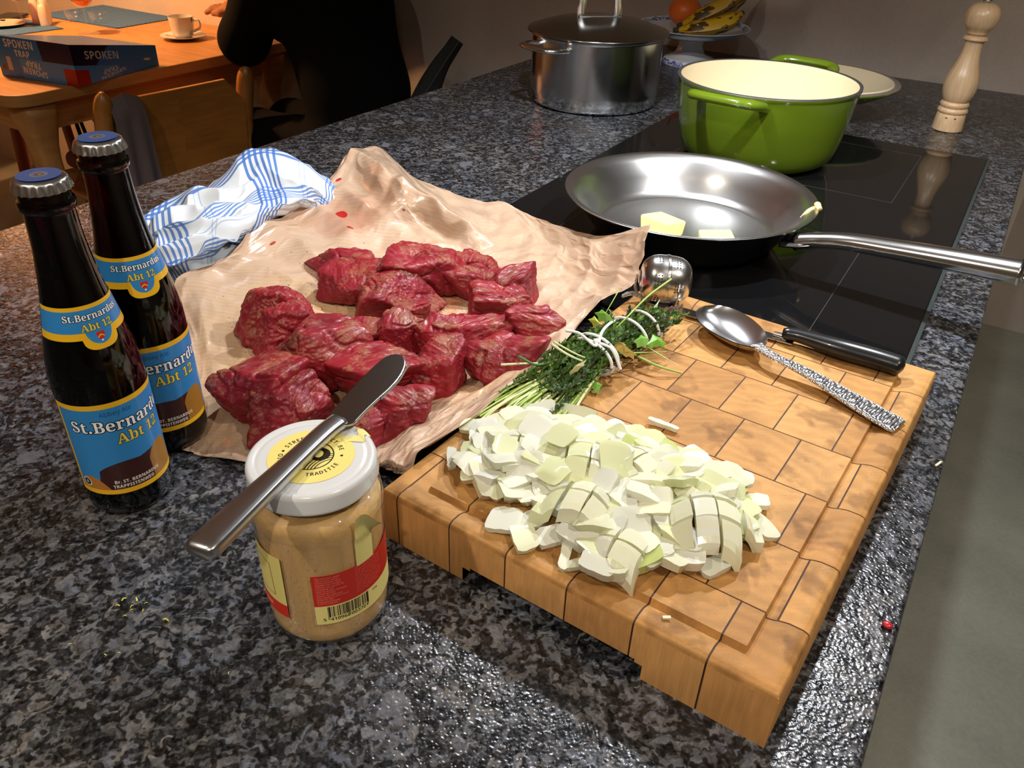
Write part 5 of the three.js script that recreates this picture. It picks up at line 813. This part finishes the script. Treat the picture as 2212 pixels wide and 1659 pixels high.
// ------------------------------------------------------------------ dining corner
const TB = CT - 0.14;                                                     // height of the table top
const oak = dataTex(512, 512, (x, y) => { const s = tnoise(x * 0.12, y, 70, 3) * 0.5 + tnoise(x * 0.2, y, 24, 6) * 0.5, v = 0.82 + 0.16 * (s - 0.5) + 0.1 * (tfbm(x, y, 5, 2, 3) - 0.5); return [v, v * 0.86, v * 0.66]; });
const mOak = phys(lin(0.80, 0.55, 0.30), 0.42, { map: oak });
const mRust = phys(lin(0.36, 0.075, 0.018), 0.38, { clearcoat: 0.2 });
const Q2 = (px, py, h) => P(px, py, h);
{
  const x1 = -2.075, z0 = WALL_Z + 0.006, z1 = -1.085, w = 1.0, x0 = x1 - w, t = thing('dining_table', 'oak dining table with its end against the wall', 'table', V3((x0 + x1) / 2, 0, (z0 + z1) / 2));
  const sh = new THREE.Shape(), hw = w / 2, hd = (z1 - z0) / 2, r = 0.07; sh.moveTo(-hw, -hd); sh.lineTo(hw, -hd); sh.lineTo(hw, hd - r); sh.quadraticCurveTo(hw, hd, hw - r, hd); sh.lineTo(-hw + r, hd); sh.quadraticCurveTo(-hw, hd, -hw, hd - r);
  const g = new THREE.ExtrudeGeometry(sh, { depth: 0.024, bevelEnabled: true, bevelSize: 0.004, bevelThickness: 0.003, bevelSegments: 3, curveSegments: 10 }); g.rotateX(Math.PI / 2); g.translate(0, TB - 0.003, 0); worldUV(g, 2); mesh('tabletop', g, mOak, t);
  mesh('apron', box(w - 0.1, 0.075, 2 * hd - 0.10, 0, TB - 0.07, 0), mOak, t);
  for (const [sx, sz] of [[1, 1], [-1, 1], [1, -1], [-1, -1]]) { const lx = sx * (hw - 0.06), lz = sz * (hd - 0.075); mesh('leg', sweep([V3(lx, TB - 0.032, lz), V3(lx - sx * 0.005, TB - 0.16, lz - sz * 0.004), V3(lx - sx * 0.01, 0.3, lz - sz * 0.01), V3(lx - sx * 0.01, 0.001, lz - sz * 0.01)], s => { const k = 0.030 + 0.022 * (1 - sstep(0, 0.2, s)); return [k, k]; }, 20, 16, V3(0, 0, 1), 3), mOak, t); }
}
// game box: lid over tray, corner pushed out past the table edge
{
  const f = Q2(185, 190, -0.14), l = Q2(22, 165, -0.14), r = Q2(332, 140, -0.14), e1 = l.clone().sub(f), a = 0.262, yaw = Math.atan2(-e1.z, e1.x), c = f.clone().addScaledVector(e1.clone().normalize(), a / 2).addScaledVector(V3(r.x - f.x, 0, r.z - f.z).normalize(), 0.285 / 2).setY(TB);
  const t = thing('game_box', 'blue board game box with white lettering on the table corner', 'game box', c); t.rotation.y = yaw;
  const W = a, D = 0.285, H = 0.100;
  const tex = (which) => canvasTex(1024, 384, (g, w, h) => {
    const gr = '#2a78c0'; g.fillStyle = gr; g.fillRect(0, 0, w, h); g.fillStyle = '#0a1236'; which ? (g.beginPath(), g.moveTo(0, 0), g.lineTo(430, 0), g.lineTo(250, 190), g.lineTo(0, 190), g.fill()) : (g.beginPath(), g.moveTo(600, 0), g.lineTo(w, 0), g.lineTo(w, 190), g.lineTo(620, 190), g.fill());
    g.fillStyle = '#4a8fcc'; which ? g.fillRect(0, 190, 520, 194) : g.fillRect(300, 190, w - 300, 194);
    g.fillStyle = '#d9d6cf'; g.font = 'bold 104px sans-serif'; g.textAlign = 'center'; if (which) g.fillText('SPOKEN', 340, 130); else { g.fillText('SPOKEN', 340, 96); g.font = 'bold 84px sans-serif'; g.fillText('TRAP', 360, 178); }
    g.save(); g.translate(which ? 430 : 480, 300); g.rotate(Math.PI + (which ? -0.25 : 0.1)); g.font = 'bold 84px sans-serif'; g.fillText('SPOKEN', 0, 20); g.fillText('TRAP', 10, 92); g.restore();
    if (!which) { g.fillStyle = '#b9b4aa'; g.fillRect(120, 190, 60, 130); g.fillStyle = '#5a3c30'; g.beginPath(); g.arc(70, 300, 30, 0, TAU); g.fill(); } else { g.beginPath(); g.ellipse(880, 210, 46, 22, 0.3, 0, TAU); g.fill(); }
    g.fillStyle = '#b3160c'; which ? g.fillRect(0, 230, 150, 160) : g.fillRect(w - 150, 230, 150, 160);
  });
  const m = (tx) => phys(0xffffff, 0.35, { map: tx }), plain = phys(lin(0.02, 0.10, 0.28), 0.3);
  // box axes: +x runs from the front corner to the left one, +z away from it
  const g = new THREE.BoxGeometry(W, H, D); g.translate(0, H / 2 + 0.001, 0); { const q = g.attributes.position; for (let i = 0; i < q.count; i++) if (q.getZ(i) > 0 && q.getY(i) > H / 2) q.setY(i, 0.054); g.computeVertexNormals(); }  /* the lid has sunk at its far side */ const sA = m(tex(0)), sB = m(tex(1));
  mesh('box_body', g, [plain, sB, phys(lin(0.02, 0.10, 0.30), 0.25), plain, plain, sA], t);
}
// cup and saucer with a spoon
{
  const c = Q2(398, 84, -0.14), s = thing('saucer', 'white saucer with brown lines under the coffee cup', 'saucer', c), china = phys(lin(0.74, 0.72, 0.68), 0.2, { clearcoat: 0.5, side: THREE.DoubleSide });
  mesh('plate', lathe([[0, 0.002], [0.03, 0.001], [0.045, 0.004], [0.070, 0.012], [0.0715, 0.0135], [0.068, 0.0135], [0.042, 0.0065], [0, 0.005]], 48), china, s); mesh('painted_line', box(0.05, 0.0006, 0.003, -0.03, 0.0105, 0.03), std(lin(0.05, 0.02, 0.015), 0.5), s);
  const k = thing('coffee_cup', 'white coffee cup with brown painted lines on the dining table', 'cup', c.clone().add(V3(0, 0.0055, 0))); mesh('body', lathe([[0, 0.001], [0.026, 0.001], [0.030, 0.006], [0.036, 0.03], [0.0385, 0.062], [0.037, 0.062], [0.034, 0.03], [0.028, 0.008], [0, 0.006]], 48), china, k);
  mesh('handle', tube([V3(0.034, 0.05, 0), V3(0.055, 0.052, 0), V3(0.058, 0.032, 0), V3(0.036, 0.018, 0)], 0.004, 20, 8), china, k).rotation.y = 0.5;
  const br = std(lin(0.05, 0.02, 0.015), 0.5); for (const [a, d] of [[0.85, 0.25], [1.15, -0.2]]) { const g = gridGeo(2, 10, (u, v) => { const q = camDirXZ(c) + a + d * (v - 0.5) + (u - 0.5) * 0.07, r = mix(0.0315, 0.0385, v) + 0.0006; return V3(Math.sin(q) * r, mix(0.008, 0.060, v), Math.cos(q) * r); }); br.side = THREE.DoubleSide; mesh('painted_line', g, br, k); }
  single('teaspoon', sweep([V3(-0.045, 0, 0), V3(0, 0.002, 0), V3(0.045, 0.006, 0)], u => [u < 0.25 ? 0.007 * Math.sin(Math.PI * (0.15 + u * 3.4)) : 0.0025, 0.001], 24, 8), mSteel, 'teaspoon resting on the saucer rim', 'spoon', c.clone().add(V3(0.052, 0.0155, 0.012))).rotation.y = 1.0;
}
// glasses, shakers, mats, phone
{
  const glass = phys(0xffffff, 0.02, { transmission: 1, thickness: 0, ior: 1.5, side: THREE.DoubleSide }), beer = phys(lin(0.75, 0.30, 0.06), 0.05, { transmission: 0.6, thickness: 0 });
  const goblet = (px, py, label, fill) => { const c = Q2(px, py, -0.14), t = thing('stemmed_glass', label, 'glass', c); mesh('foot', lathe([[0, 0.001], [0.034, 0.001], [0.0335, 0.0025], [0.006, 0.007], [0.004, 0.02], [0.0038, 0.07], [0.006, 0.078]], 36), glass, t); mesh('bowl', lathe(smoothPts([[0.006, 0.078], [0.02, 0.085], [0.040, 0.11], [0.044, 0.14], [0.036, 0.18]], 20), 40), glass, t); mesh('drink', lathe([[0, 0.0815], [0.015, 0.085], [0.03, 0.098], [fill, 0.108], [0, 0.108]], 36), beer, t); };
  goblet(193, 73, 'stemmed glass with a little drink, behind the game box', 0.037); goblet(52, 60, 'stemmed glass with a little drink on the blue mat', 0.037);
  const sc = Q2(100, 54, -0.14), mW = phys(lin(0.78, 0.70, 0.60), 0.4), st = thing('salt_shaker', 'group of small white rounded shakers on the dining table', 'shaker', sc);
  for (const [x, z, h] of [[-0.028, 0.01, 0.085], [-0.006, -0.012, 0.10], [0.014, 0.006, 0.085], [0.030, 0.02, 0.07]]) { const g = lathe(smoothPts([[0, 0.0005], [0.013, 0.0005], [0.015, 0.02], [0.0135, h * 0.75], [0.008, h * 0.96], [0, h]], 24), 24); g.translate(x, 0, z); mesh('shaker', g, mW, st); }
  const mat1 = canvasTex(256, 256, (g, w) => { g.fillStyle = '#2c5f9a'; g.fillRect(0, 0, w, w); for (let i = 0; i < w; i += 8) { g.fillStyle = i % 16 ? '#1f3f6c' : '#7aa4cc'; g.fillRect(0, i, w, 3); } });
  const matM = std(0xffffff, 0.9, { map: mat1 }), mat = (x, z, yaw, label) => { const m = single('place_mat', rbox(0.42, 0.003, 0.30, 0.0012), matM, label, 'place mat', V3(x, TB + 0.0018, z)); m.rotation.y = yaw; };
  mat(-2.86, -1.93, 0.05, 'blue striped place mat at the wall end of the table'); mat(-2.93, -1.48, 1.5, 'blue striped place mat under the stemmed glass');
  single('phone', rbox(0.075, 0.009, 0.15, 0.004), phys(lin(0.01, 0.01, 0.012), 0.15), 'black phone lying on the blue place mat', 'phone', Q2(14, 40, -0.135).setY(TB + 0.0085)).rotation.y = 0.5;
  for (const [px, py, label] of [[163, 46, 'small glass bowl beside the white shakers'], [215, 50, 'small glass bowl next to the stemmed glass foot']]) single('glass_bowl', lathe([[0, 0.001], [0.018, 0.001], [0.028, 0.02], [0.030, 0.035], [0.028, 0.035], [0.025, 0.02], [0, 0.005]], 32), glass, label, 'bowl', Q2(px, py, -0.14));
  single('side_plate', lathe([[0, 0.002], [0.04, 0.001], [0.07, 0.009], [0.068, 0.0105], [0.04, 0.004], [0, 0.004]], 40), phys(lin(0.6, 0.55, 0.48), 0.3, { side: THREE.DoubleSide }), 'pale side plate on the near blue mat', 'plate', Q2(10, 58, -0.14).add(V3(0, 0.0035, 0)));
}
// chair with a plywood back, backrest towards the island
const mChairWood = phys(lin(0.80, 0.45, 0.16), 0.36, { map: oak, clearcoat: 0.3, clearcoatRoughness: 0.2 });
function diningChair(name, label, c, yaw, wood, o = {}) {                  // local: seat faces +z, the back stands at -z
  const t = thing(name, label, 'chair', c, o.group); t.rotation.y = yaw; const W = 0.215, BT = o.top ?? (TB - 0.015);
  const seat = rbox(0.43, 0.022, 0.41, 0.008, 0, 0.455, 0.02); worldUV(seat, 2); mesh('seat', seat, wood, t);
  for (const s of [-1, 1]) {
    mesh('leg', sweep([V3(s * 0.185, 0.445, 0.20), V3(s * 0.2, 0.001, 0.215)], () => [0.017, 0.017], 8, 12), wood, t);
    mesh('leg', sweep([V3(s * W, 0.001, -0.26), V3(s * W, 0.45, -0.20), V3(s * W, 0.62, -0.212), V3(s * W, BT + 0.02, -0.255)], u => { const k = u > 0.93 ? Math.sqrt(Math.max(0.02, 1 - ((u - 0.93) / 0.072) ** 2)) : 1; return [0.024 * k, 0.026 * k]; }, 60, 14), wood, t);
  }
  mesh('rail', box(0.40, 0.05, 0.018, 0, 0.42, -0.18), wood, t);
  const sh = new THREE.Shape(), h0 = -0.30, h1 = 0; sh.moveTo(-0.20, h0 + 0.02); sh.lineTo(-0.20, h1 - 0.08); sh.lineTo(-0.145, h1 - 0.012); sh.quadraticCurveTo(0, h1 - 0.02, 0.145, h1 - 0.012); sh.lineTo(0.20, h1 - 0.08); sh.lineTo(0.20, h0 + 0.02); sh.quadraticCurveTo(0, h0 - 0.02, -0.20, h0 + 0.02);
  const bk = new THREE.ExtrudeGeometry(sh, { depth: 0.010, bevelEnabled: true, bevelSize: 0.004, bevelThickness: 0.003, bevelSegments: 3, curveSegments: 20, steps: 1 }); const sub = bk.attributes.position; for (let i = 0; i < sub.count; i++) { const x = sub.getX(i), y = sub.getY(i); sub.setXYZ(i, x, y + BT, sub.getZ(i) - 0.235 + 0.9 * (x * x - 0.04) * -0.6 - 0.14 * (y + 0.15)); } bk.computeVertexNormals(); worldUV(bk, 2); mesh('backrest', bk, wood, t);
  return t;
}
{
  const L = Q2(212, 200, -0.135), Rr = Q2(532, 140, -0.135), mid = L.clone().lerp(Rr, 0.5), dir = Rr.clone().sub(L), yaw = Math.atan2(-dir.z, dir.x) + Math.PI, n = V3(Math.sin(yaw), 0, Math.cos(yaw));
  const c = mid.clone().addScaledVector(n, 0.25).setY(0);
  diningChair('dining_chair', 'wooden dining chair with a plywood back, a grey cloth hanging on it', c, yaw, mChairWood);
  // cloth over the left post
  const lp = c.clone().addScaledVector(n, -0.255), tx = V3(Math.cos(yaw), 0, -Math.sin(yaw)), cl = lp.clone().addScaledVector(tx, 0.165);
  const g = gridGeo(40, 60, (s, v) => { const q = v < 0.5 ? 0 : 1, u = (s - 0.5), drop = Math.abs(v - 0.5) * 2, y = TB - 0.005 - drop * (q ? 0.30 : 0.42) - 0.03 * Math.abs(u), off = (v - 0.5 > 0 ? 1 : -1) * sstep(0, 0.1, drop) * 0.022 + 0.010 * Math.sin(s * 13 + v * 3) * drop, wdt = 0.115 * (0.75 + 0.25 * drop); const p = tx.clone().multiplyScalar(u * wdt).addScaledVector(n, off); p.y = y - TB; return p; });
  single('grey_cloth', g, std(lin(0.17, 0.13, 0.13), 0.95, { side: THREE.DoubleSide }), 'mauve grey cloth hanging over the corner of the wooden chair back', 'cloth', cl.setY(TB));
  const cu = rbox(0.36, 0.05, 0.34, 0.022, 0, 0, 0, 4), cp = cu.attributes.position; for (let i = 0; i < cp.count; i++) { const x = cp.getX(i), z = cp.getZ(i); cp.setY(i, cp.getY(i) + 0.016 * (fbm3(x * 14, 3, z * 14, 3) - 0.5)); } cu.computeVertexNormals();
  const cm = single('seat_cushion', cu, std(lin(0.30, 0.11, 0.075), 0.9), 'reddish seat cushion on the wooden dining chair', 'cushion', c.clone().addScaledVector(n, 0.03).addScaledVector(tx, -0.03).setY(0.500)); cm.rotation.y = yaw;
  // black metal stool under the near end of the table
  const sp = Q2(152, 262, -0.42), st = thing('metal_stool', 'stool with thin splayed black metal legs behind the table leg', 'stool', V3(sp.x, 0, sp.z)), mB = std(lin(0.01, 0.01, 0.01), 0.35, { metalness: 0.3 });
  mesh('seat', lathe([[0, 0.60], [0.15, 0.60], [0.16, 0.61], [0.155, 0.625], [0, 0.63]], 36), std(lin(0.03, 0.02, 0.015), 0.6), st); for (let k = 0; k < 5; k++) { const a = k / 5 * TAU + 0.3; mesh('leg', tube([V3(Math.cos(a) * 0.04, 0.60, Math.sin(a) * 0.04), V3(Math.cos(a) * 0.24, 0.006, Math.sin(a) * 0.24)], 0.0065, 6, 8), mB, st); }
  // chairs at the far side of the table, rust brown backs showing over it
  const far = (px, label) => { const p = Q2(px, 2, -0.02); diningChair('rust_chair', label, V3(-3.33, 0, p.z), Math.PI / 2, mRust, { top: TB + 0.12, group: 'rust brown chairs beyond the table' }); };
  far(205, 'rust brown chair beyond the table behind the stemmed glass');
}
// ------------------------------------------------------------------ seated person in black, side on to the island
{
  const hip = V3(-1.585, 0.60, -1.780);                                     // sits on a chair at the wall end of the table, facing it (-x)
  const J = {
    hipC: hip, waist: V3(-1.595, 0.74, -1.780), chest: V3(-1.66, 0.96, -1.780), neck: V3(-1.80, 1.17, -1.780), headB: V3(-1.84, 1.23, -1.780),
    shL: V3(-1.70, 1.08, -1.630), elL: V3(-1.915, 0.848, -1.685), wrL: V3(-2.01, 0.845, -1.830), shR: V3(-1.75, 1.08, -1.940), elR: V3(-2.0, 0.852, -1.960), wrR: V3(-2.125, 0.880, -1.895),
    hL: V3(-1.60, 0.575, -1.710), knL: V3(-1.98, 0.56, -1.745), anL: V3(-1.94, 0.09, -1.745), toL: V3(-2.08, 0.045, -1.745), hR: V3(-1.60, 0.575, -1.875), knR: V3(-1.98, 0.56, -1.890), anR: V3(-1.92, 0.09, -1.890), toR: V3(-2.06, 0.045, -1.890),
  };
  const bones = [
    ['hipC', 'waist', 0.125, 0.138], ['waist', 'chest', 0.142, 0.155], ['chest', 'neck', 0.150, 0.065], ['neck', 'headB', 0.055, 0.055], ['shL', 'shR', 0.075, 0.075], ['chest', 'shL', 0.11, 0.075], ['chest', 'shR', 0.11, 0.075],
    ['shL', 'elL', 0.085, 0.062], ['elL', 'wrL', 0.060, 0.042], ['shR', 'elR', 0.085, 0.062], ['elR', 'wrR', 0.060, 0.040],
    ['hL', 'knL', 0.098, 0.068], ['knL', 'anL', 0.064, 0.042], ['anL', 'toL', 0.044, 0.034], ['hR', 'knR', 0.098, 0.068], ['knR', 'anR', 0.064, 0.042], ['anR', 'toR', 0.044, 0.034], ['hL', 'hR', 0.11, 0.11],
  ];
  function march(list, k, lo, hi, cell) {
    const sz = Math.max(hi.x - lo.x, hi.y - lo.y, hi.z - lo.z), n = Math.ceil(sz / cell), mc = new MarchingCubes(n, new THREE.MeshBasicMaterial(), false, false, 400000), c = V3((lo.x + hi.x) / 2, (lo.y + hi.y) / 2, (lo.z + hi.z) / 2), half = n * cell / 2, p = V3(), ab = V3(), ap = V3();
    for (let z = 0; z < n; z++) for (let y = 0; y < n; y++) for (let x = 0; x < n; x++) {
      p.set(c.x + ((x - n / 2) / (n / 2)) * half, c.y + ((y - n / 2) / (n / 2)) * half, c.z + ((z - n / 2) / (n / 2)) * half); let s = 0;
      for (const [a, b, ra, rb] of list) { ab.subVectors(b, a); ap.subVectors(p, a); const t = clamp(ap.dot(ab) / Math.max(1e-9, ab.lengthSq())), d = ap.addScaledVector(ab, -t).length() - mix(ra, rb, t); s += Math.exp(-k * d); }
      mc.field[x + y * n + z * n * n] = Math.log(Math.max(1e-30, s)) / k;
    }
    mc.isolation = 0; mc.update(); const cnt = mc.count, g = new THREE.BufferGeometry(), P0 = new Float32Array(cnt * 3), N0 = new Float32Array(cnt * 3);
    for (let i = 0; i < cnt; i++) for (let q = 0; q < 3; q++) { P0[i * 3 + q] = mc.positionArray[i * 3 + q] * half + [c.x, c.y, c.z][q]; N0[i * 3 + q] = mc.normalArray[i * 3 + q]; }
    g.setAttribute('position', new THREE.BufferAttribute(P0, 3)); g.setAttribute('normal', new THREE.BufferAttribute(N0, 3)); return g;
  }
  const body = march(bones.map(([a, b, ra, rb]) => [J[a], J[b], ra, rb]), 60, V3(-2.3, -0.02, -2.1), V3(-1.35, 1.30, -1.45), 0.014);
  const hand = (w, D, side) => {                                           // D: where the fingers point; side: where the thumb is
    const S = V3().crossVectors(D, V3(0, 1, 0)).normalize(), at = (f, u, s) => w.clone().addScaledVector(D, f).addScaledVector(S, s).add(V3(0, u, 0)), list = [[w, at(0.06, -0.006, 0), 0.027, 0.030]];
    for (let f = 0; f < 4; f++) { const l = [0.062, 0.072, 0.068, 0.052][f], z = (f - 1.5) * 0.019, a = at(0.075, -0.008, z), b = at(0.075 + l * 0.55, -0.004, z), c = at(0.075 + l, -0.016, z); list.push([a, b, 0.0095, 0.009], [b, c, 0.009, 0.0075]); }
    const a = at(0.03, -0.004, side * 0.028), b = at(0.06, -0.008, side * 0.050), c = at(0.088, -0.012, side * 0.050); list.push([a, b, 0.012, 0.010], [b, c, 0.010, 0.008]);
    const m = at(0.07, 0, 0); return march(list, 260, m.clone().add(V3(-0.12, -0.06, -0.12)), m.clone().add(V3(0.12, 0.06, 0.12)), 0.0036);
  };
  const t = thing('person', 'person in black clothes sitting at the dining table with an elbow on it', 'person', V3(hip.x, 0, hip.z)), off = g => { g.translate(-hip.x, 0, -hip.z); return g; };
  const hb = J.headB, head = march([[hb.clone().add(V3(0.01, 0.05, 0)), hb.clone().add(V3(0.0, 0.12, 0)), 0.082, 0.090], [hb.clone().add(V3(-0.05, 0.01, 0)), hb.clone().add(V3(-0.045, 0.07, 0)), 0.042, 0.055], [hb.clone().add(V3(-0.098, 0.045, 0)), hb.clone().add(V3(-0.090, 0.075, 0)), 0.012, 0.009], [hb.clone().add(V3(0.015, 0.045, 0.083)), hb.clone().add(V3(0.02, 0.08, 0.085)), 0.012, 0.014], [hb.clone().add(V3(0.015, 0.045, -0.083)), hb.clone().add(V3(0.02, 0.08, -0.085)), 0.012, 0.014], [hb.clone().add(V3(-0.085, 0.012, -0.018)), hb.clone().add(V3(-0.085, 0.012, 0.018)), 0.012, 0.012]], 130, hb.clone().add(V3(-0.14, -0.06, -0.13)), hb.clone().add(V3(0.14, 0.24, 0.13)), 0.006);
  const shift = [body, hand(J.wrL, V3(-0.5, 0, -0.87).normalize(), 1), hand(J.wrR, V3(-1, 0, 0.1).normalize(), -1), head].map(off), skin = [0.42, 0.20, 0.11], cloth = [0.0045, 0.004, 0.004];
  paint(shift[0], () => cloth); for (const g of shift.slice(1)) paint(g, () => skin);
  mesh('body', mergeGeometries(shift), phys(0xffffff, 0.9, { vertexColors: true, specularIntensity: 0.25 }), t);
  const hair = march([[hb.clone().add(V3(0.03, 0.07, 0)), hb.clone().add(V3(0.015, 0.15, 0)), 0.086, 0.085], [hb.clone().add(V3(-0.04, 0.175, 0)), hb.clone().add(V3(0.02, 0.18, 0)), 0.05, 0.06]], 90, hb.clone().add(V3(-0.14, -0.06, -0.13)), hb.clone().add(V3(0.16, 0.27, 0.13)), 0.007); mesh('hair', off(hair), std(lin(0.05, 0.03, 0.02), 0.7), t);
  const eyes = []; for (const s of [-1, 1]) { const g = new THREE.SphereGeometry(0.011, 14, 10); g.translate(hb.x - 0.086 - hip.x, hb.y + 0.085, hb.z + s * 0.033 - hip.z); eyes.push(g); } mesh('eyes', merged(eyes), std(lin(0.5, 0.48, 0.45), 0.2), t);
  diningChair('dining_chair', 'dark chair under the person in black', V3(-1.60, 0, -1.75), -Math.PI / 2, std(lin(0.03, 0.02, 0.015), 0.6), { top: 0.70 });
  // dark jacket hung over a chair back, its sleeve pointing up past the worktop edge
  const a = Q2(905, 205, -0.20), jt = thing('dark_jacket', 'dark grey-green jacket sleeve sticking up beyond the worktop', 'jacket', V3(-1.30, 0.40, -1.75)), o = jt.position, W = (px, py, d) => { const p = Q2(px, py, -0.1), dir = p.clone().sub(camera.position); return camera.position.clone().addScaledVector(dir, d / dir.length()).sub(o); };
  const dist = 2.24;
  mesh('sleeve', sweep([W(850, 470, dist), W(880, 330, dist), W(912, 240, dist), W(930, 185, dist), W(952, 140, dist), W(974, 108, dist), W(988, 86, dist)], s => [mix(0.075, 0.018, sstep(0.1, 1, s)), 0.03 * (1 - 0.6 * s)], 30, 14, V3(0.6, 0.2, 0.7)), std(lin(0.012, 0.013, 0.011), 0.85), jt);
  mesh('seam', sweep([W(917, 205, dist - 0.03), W(945, 160, dist - 0.028), W(972, 118, dist - 0.022), W(990, 92, dist - 0.012)], () => [0.002, 0.002], 16, 6), std(lin(0.05, 0.05, 0.045), 0.8), jt);
}
renderer.render(scene, camera);
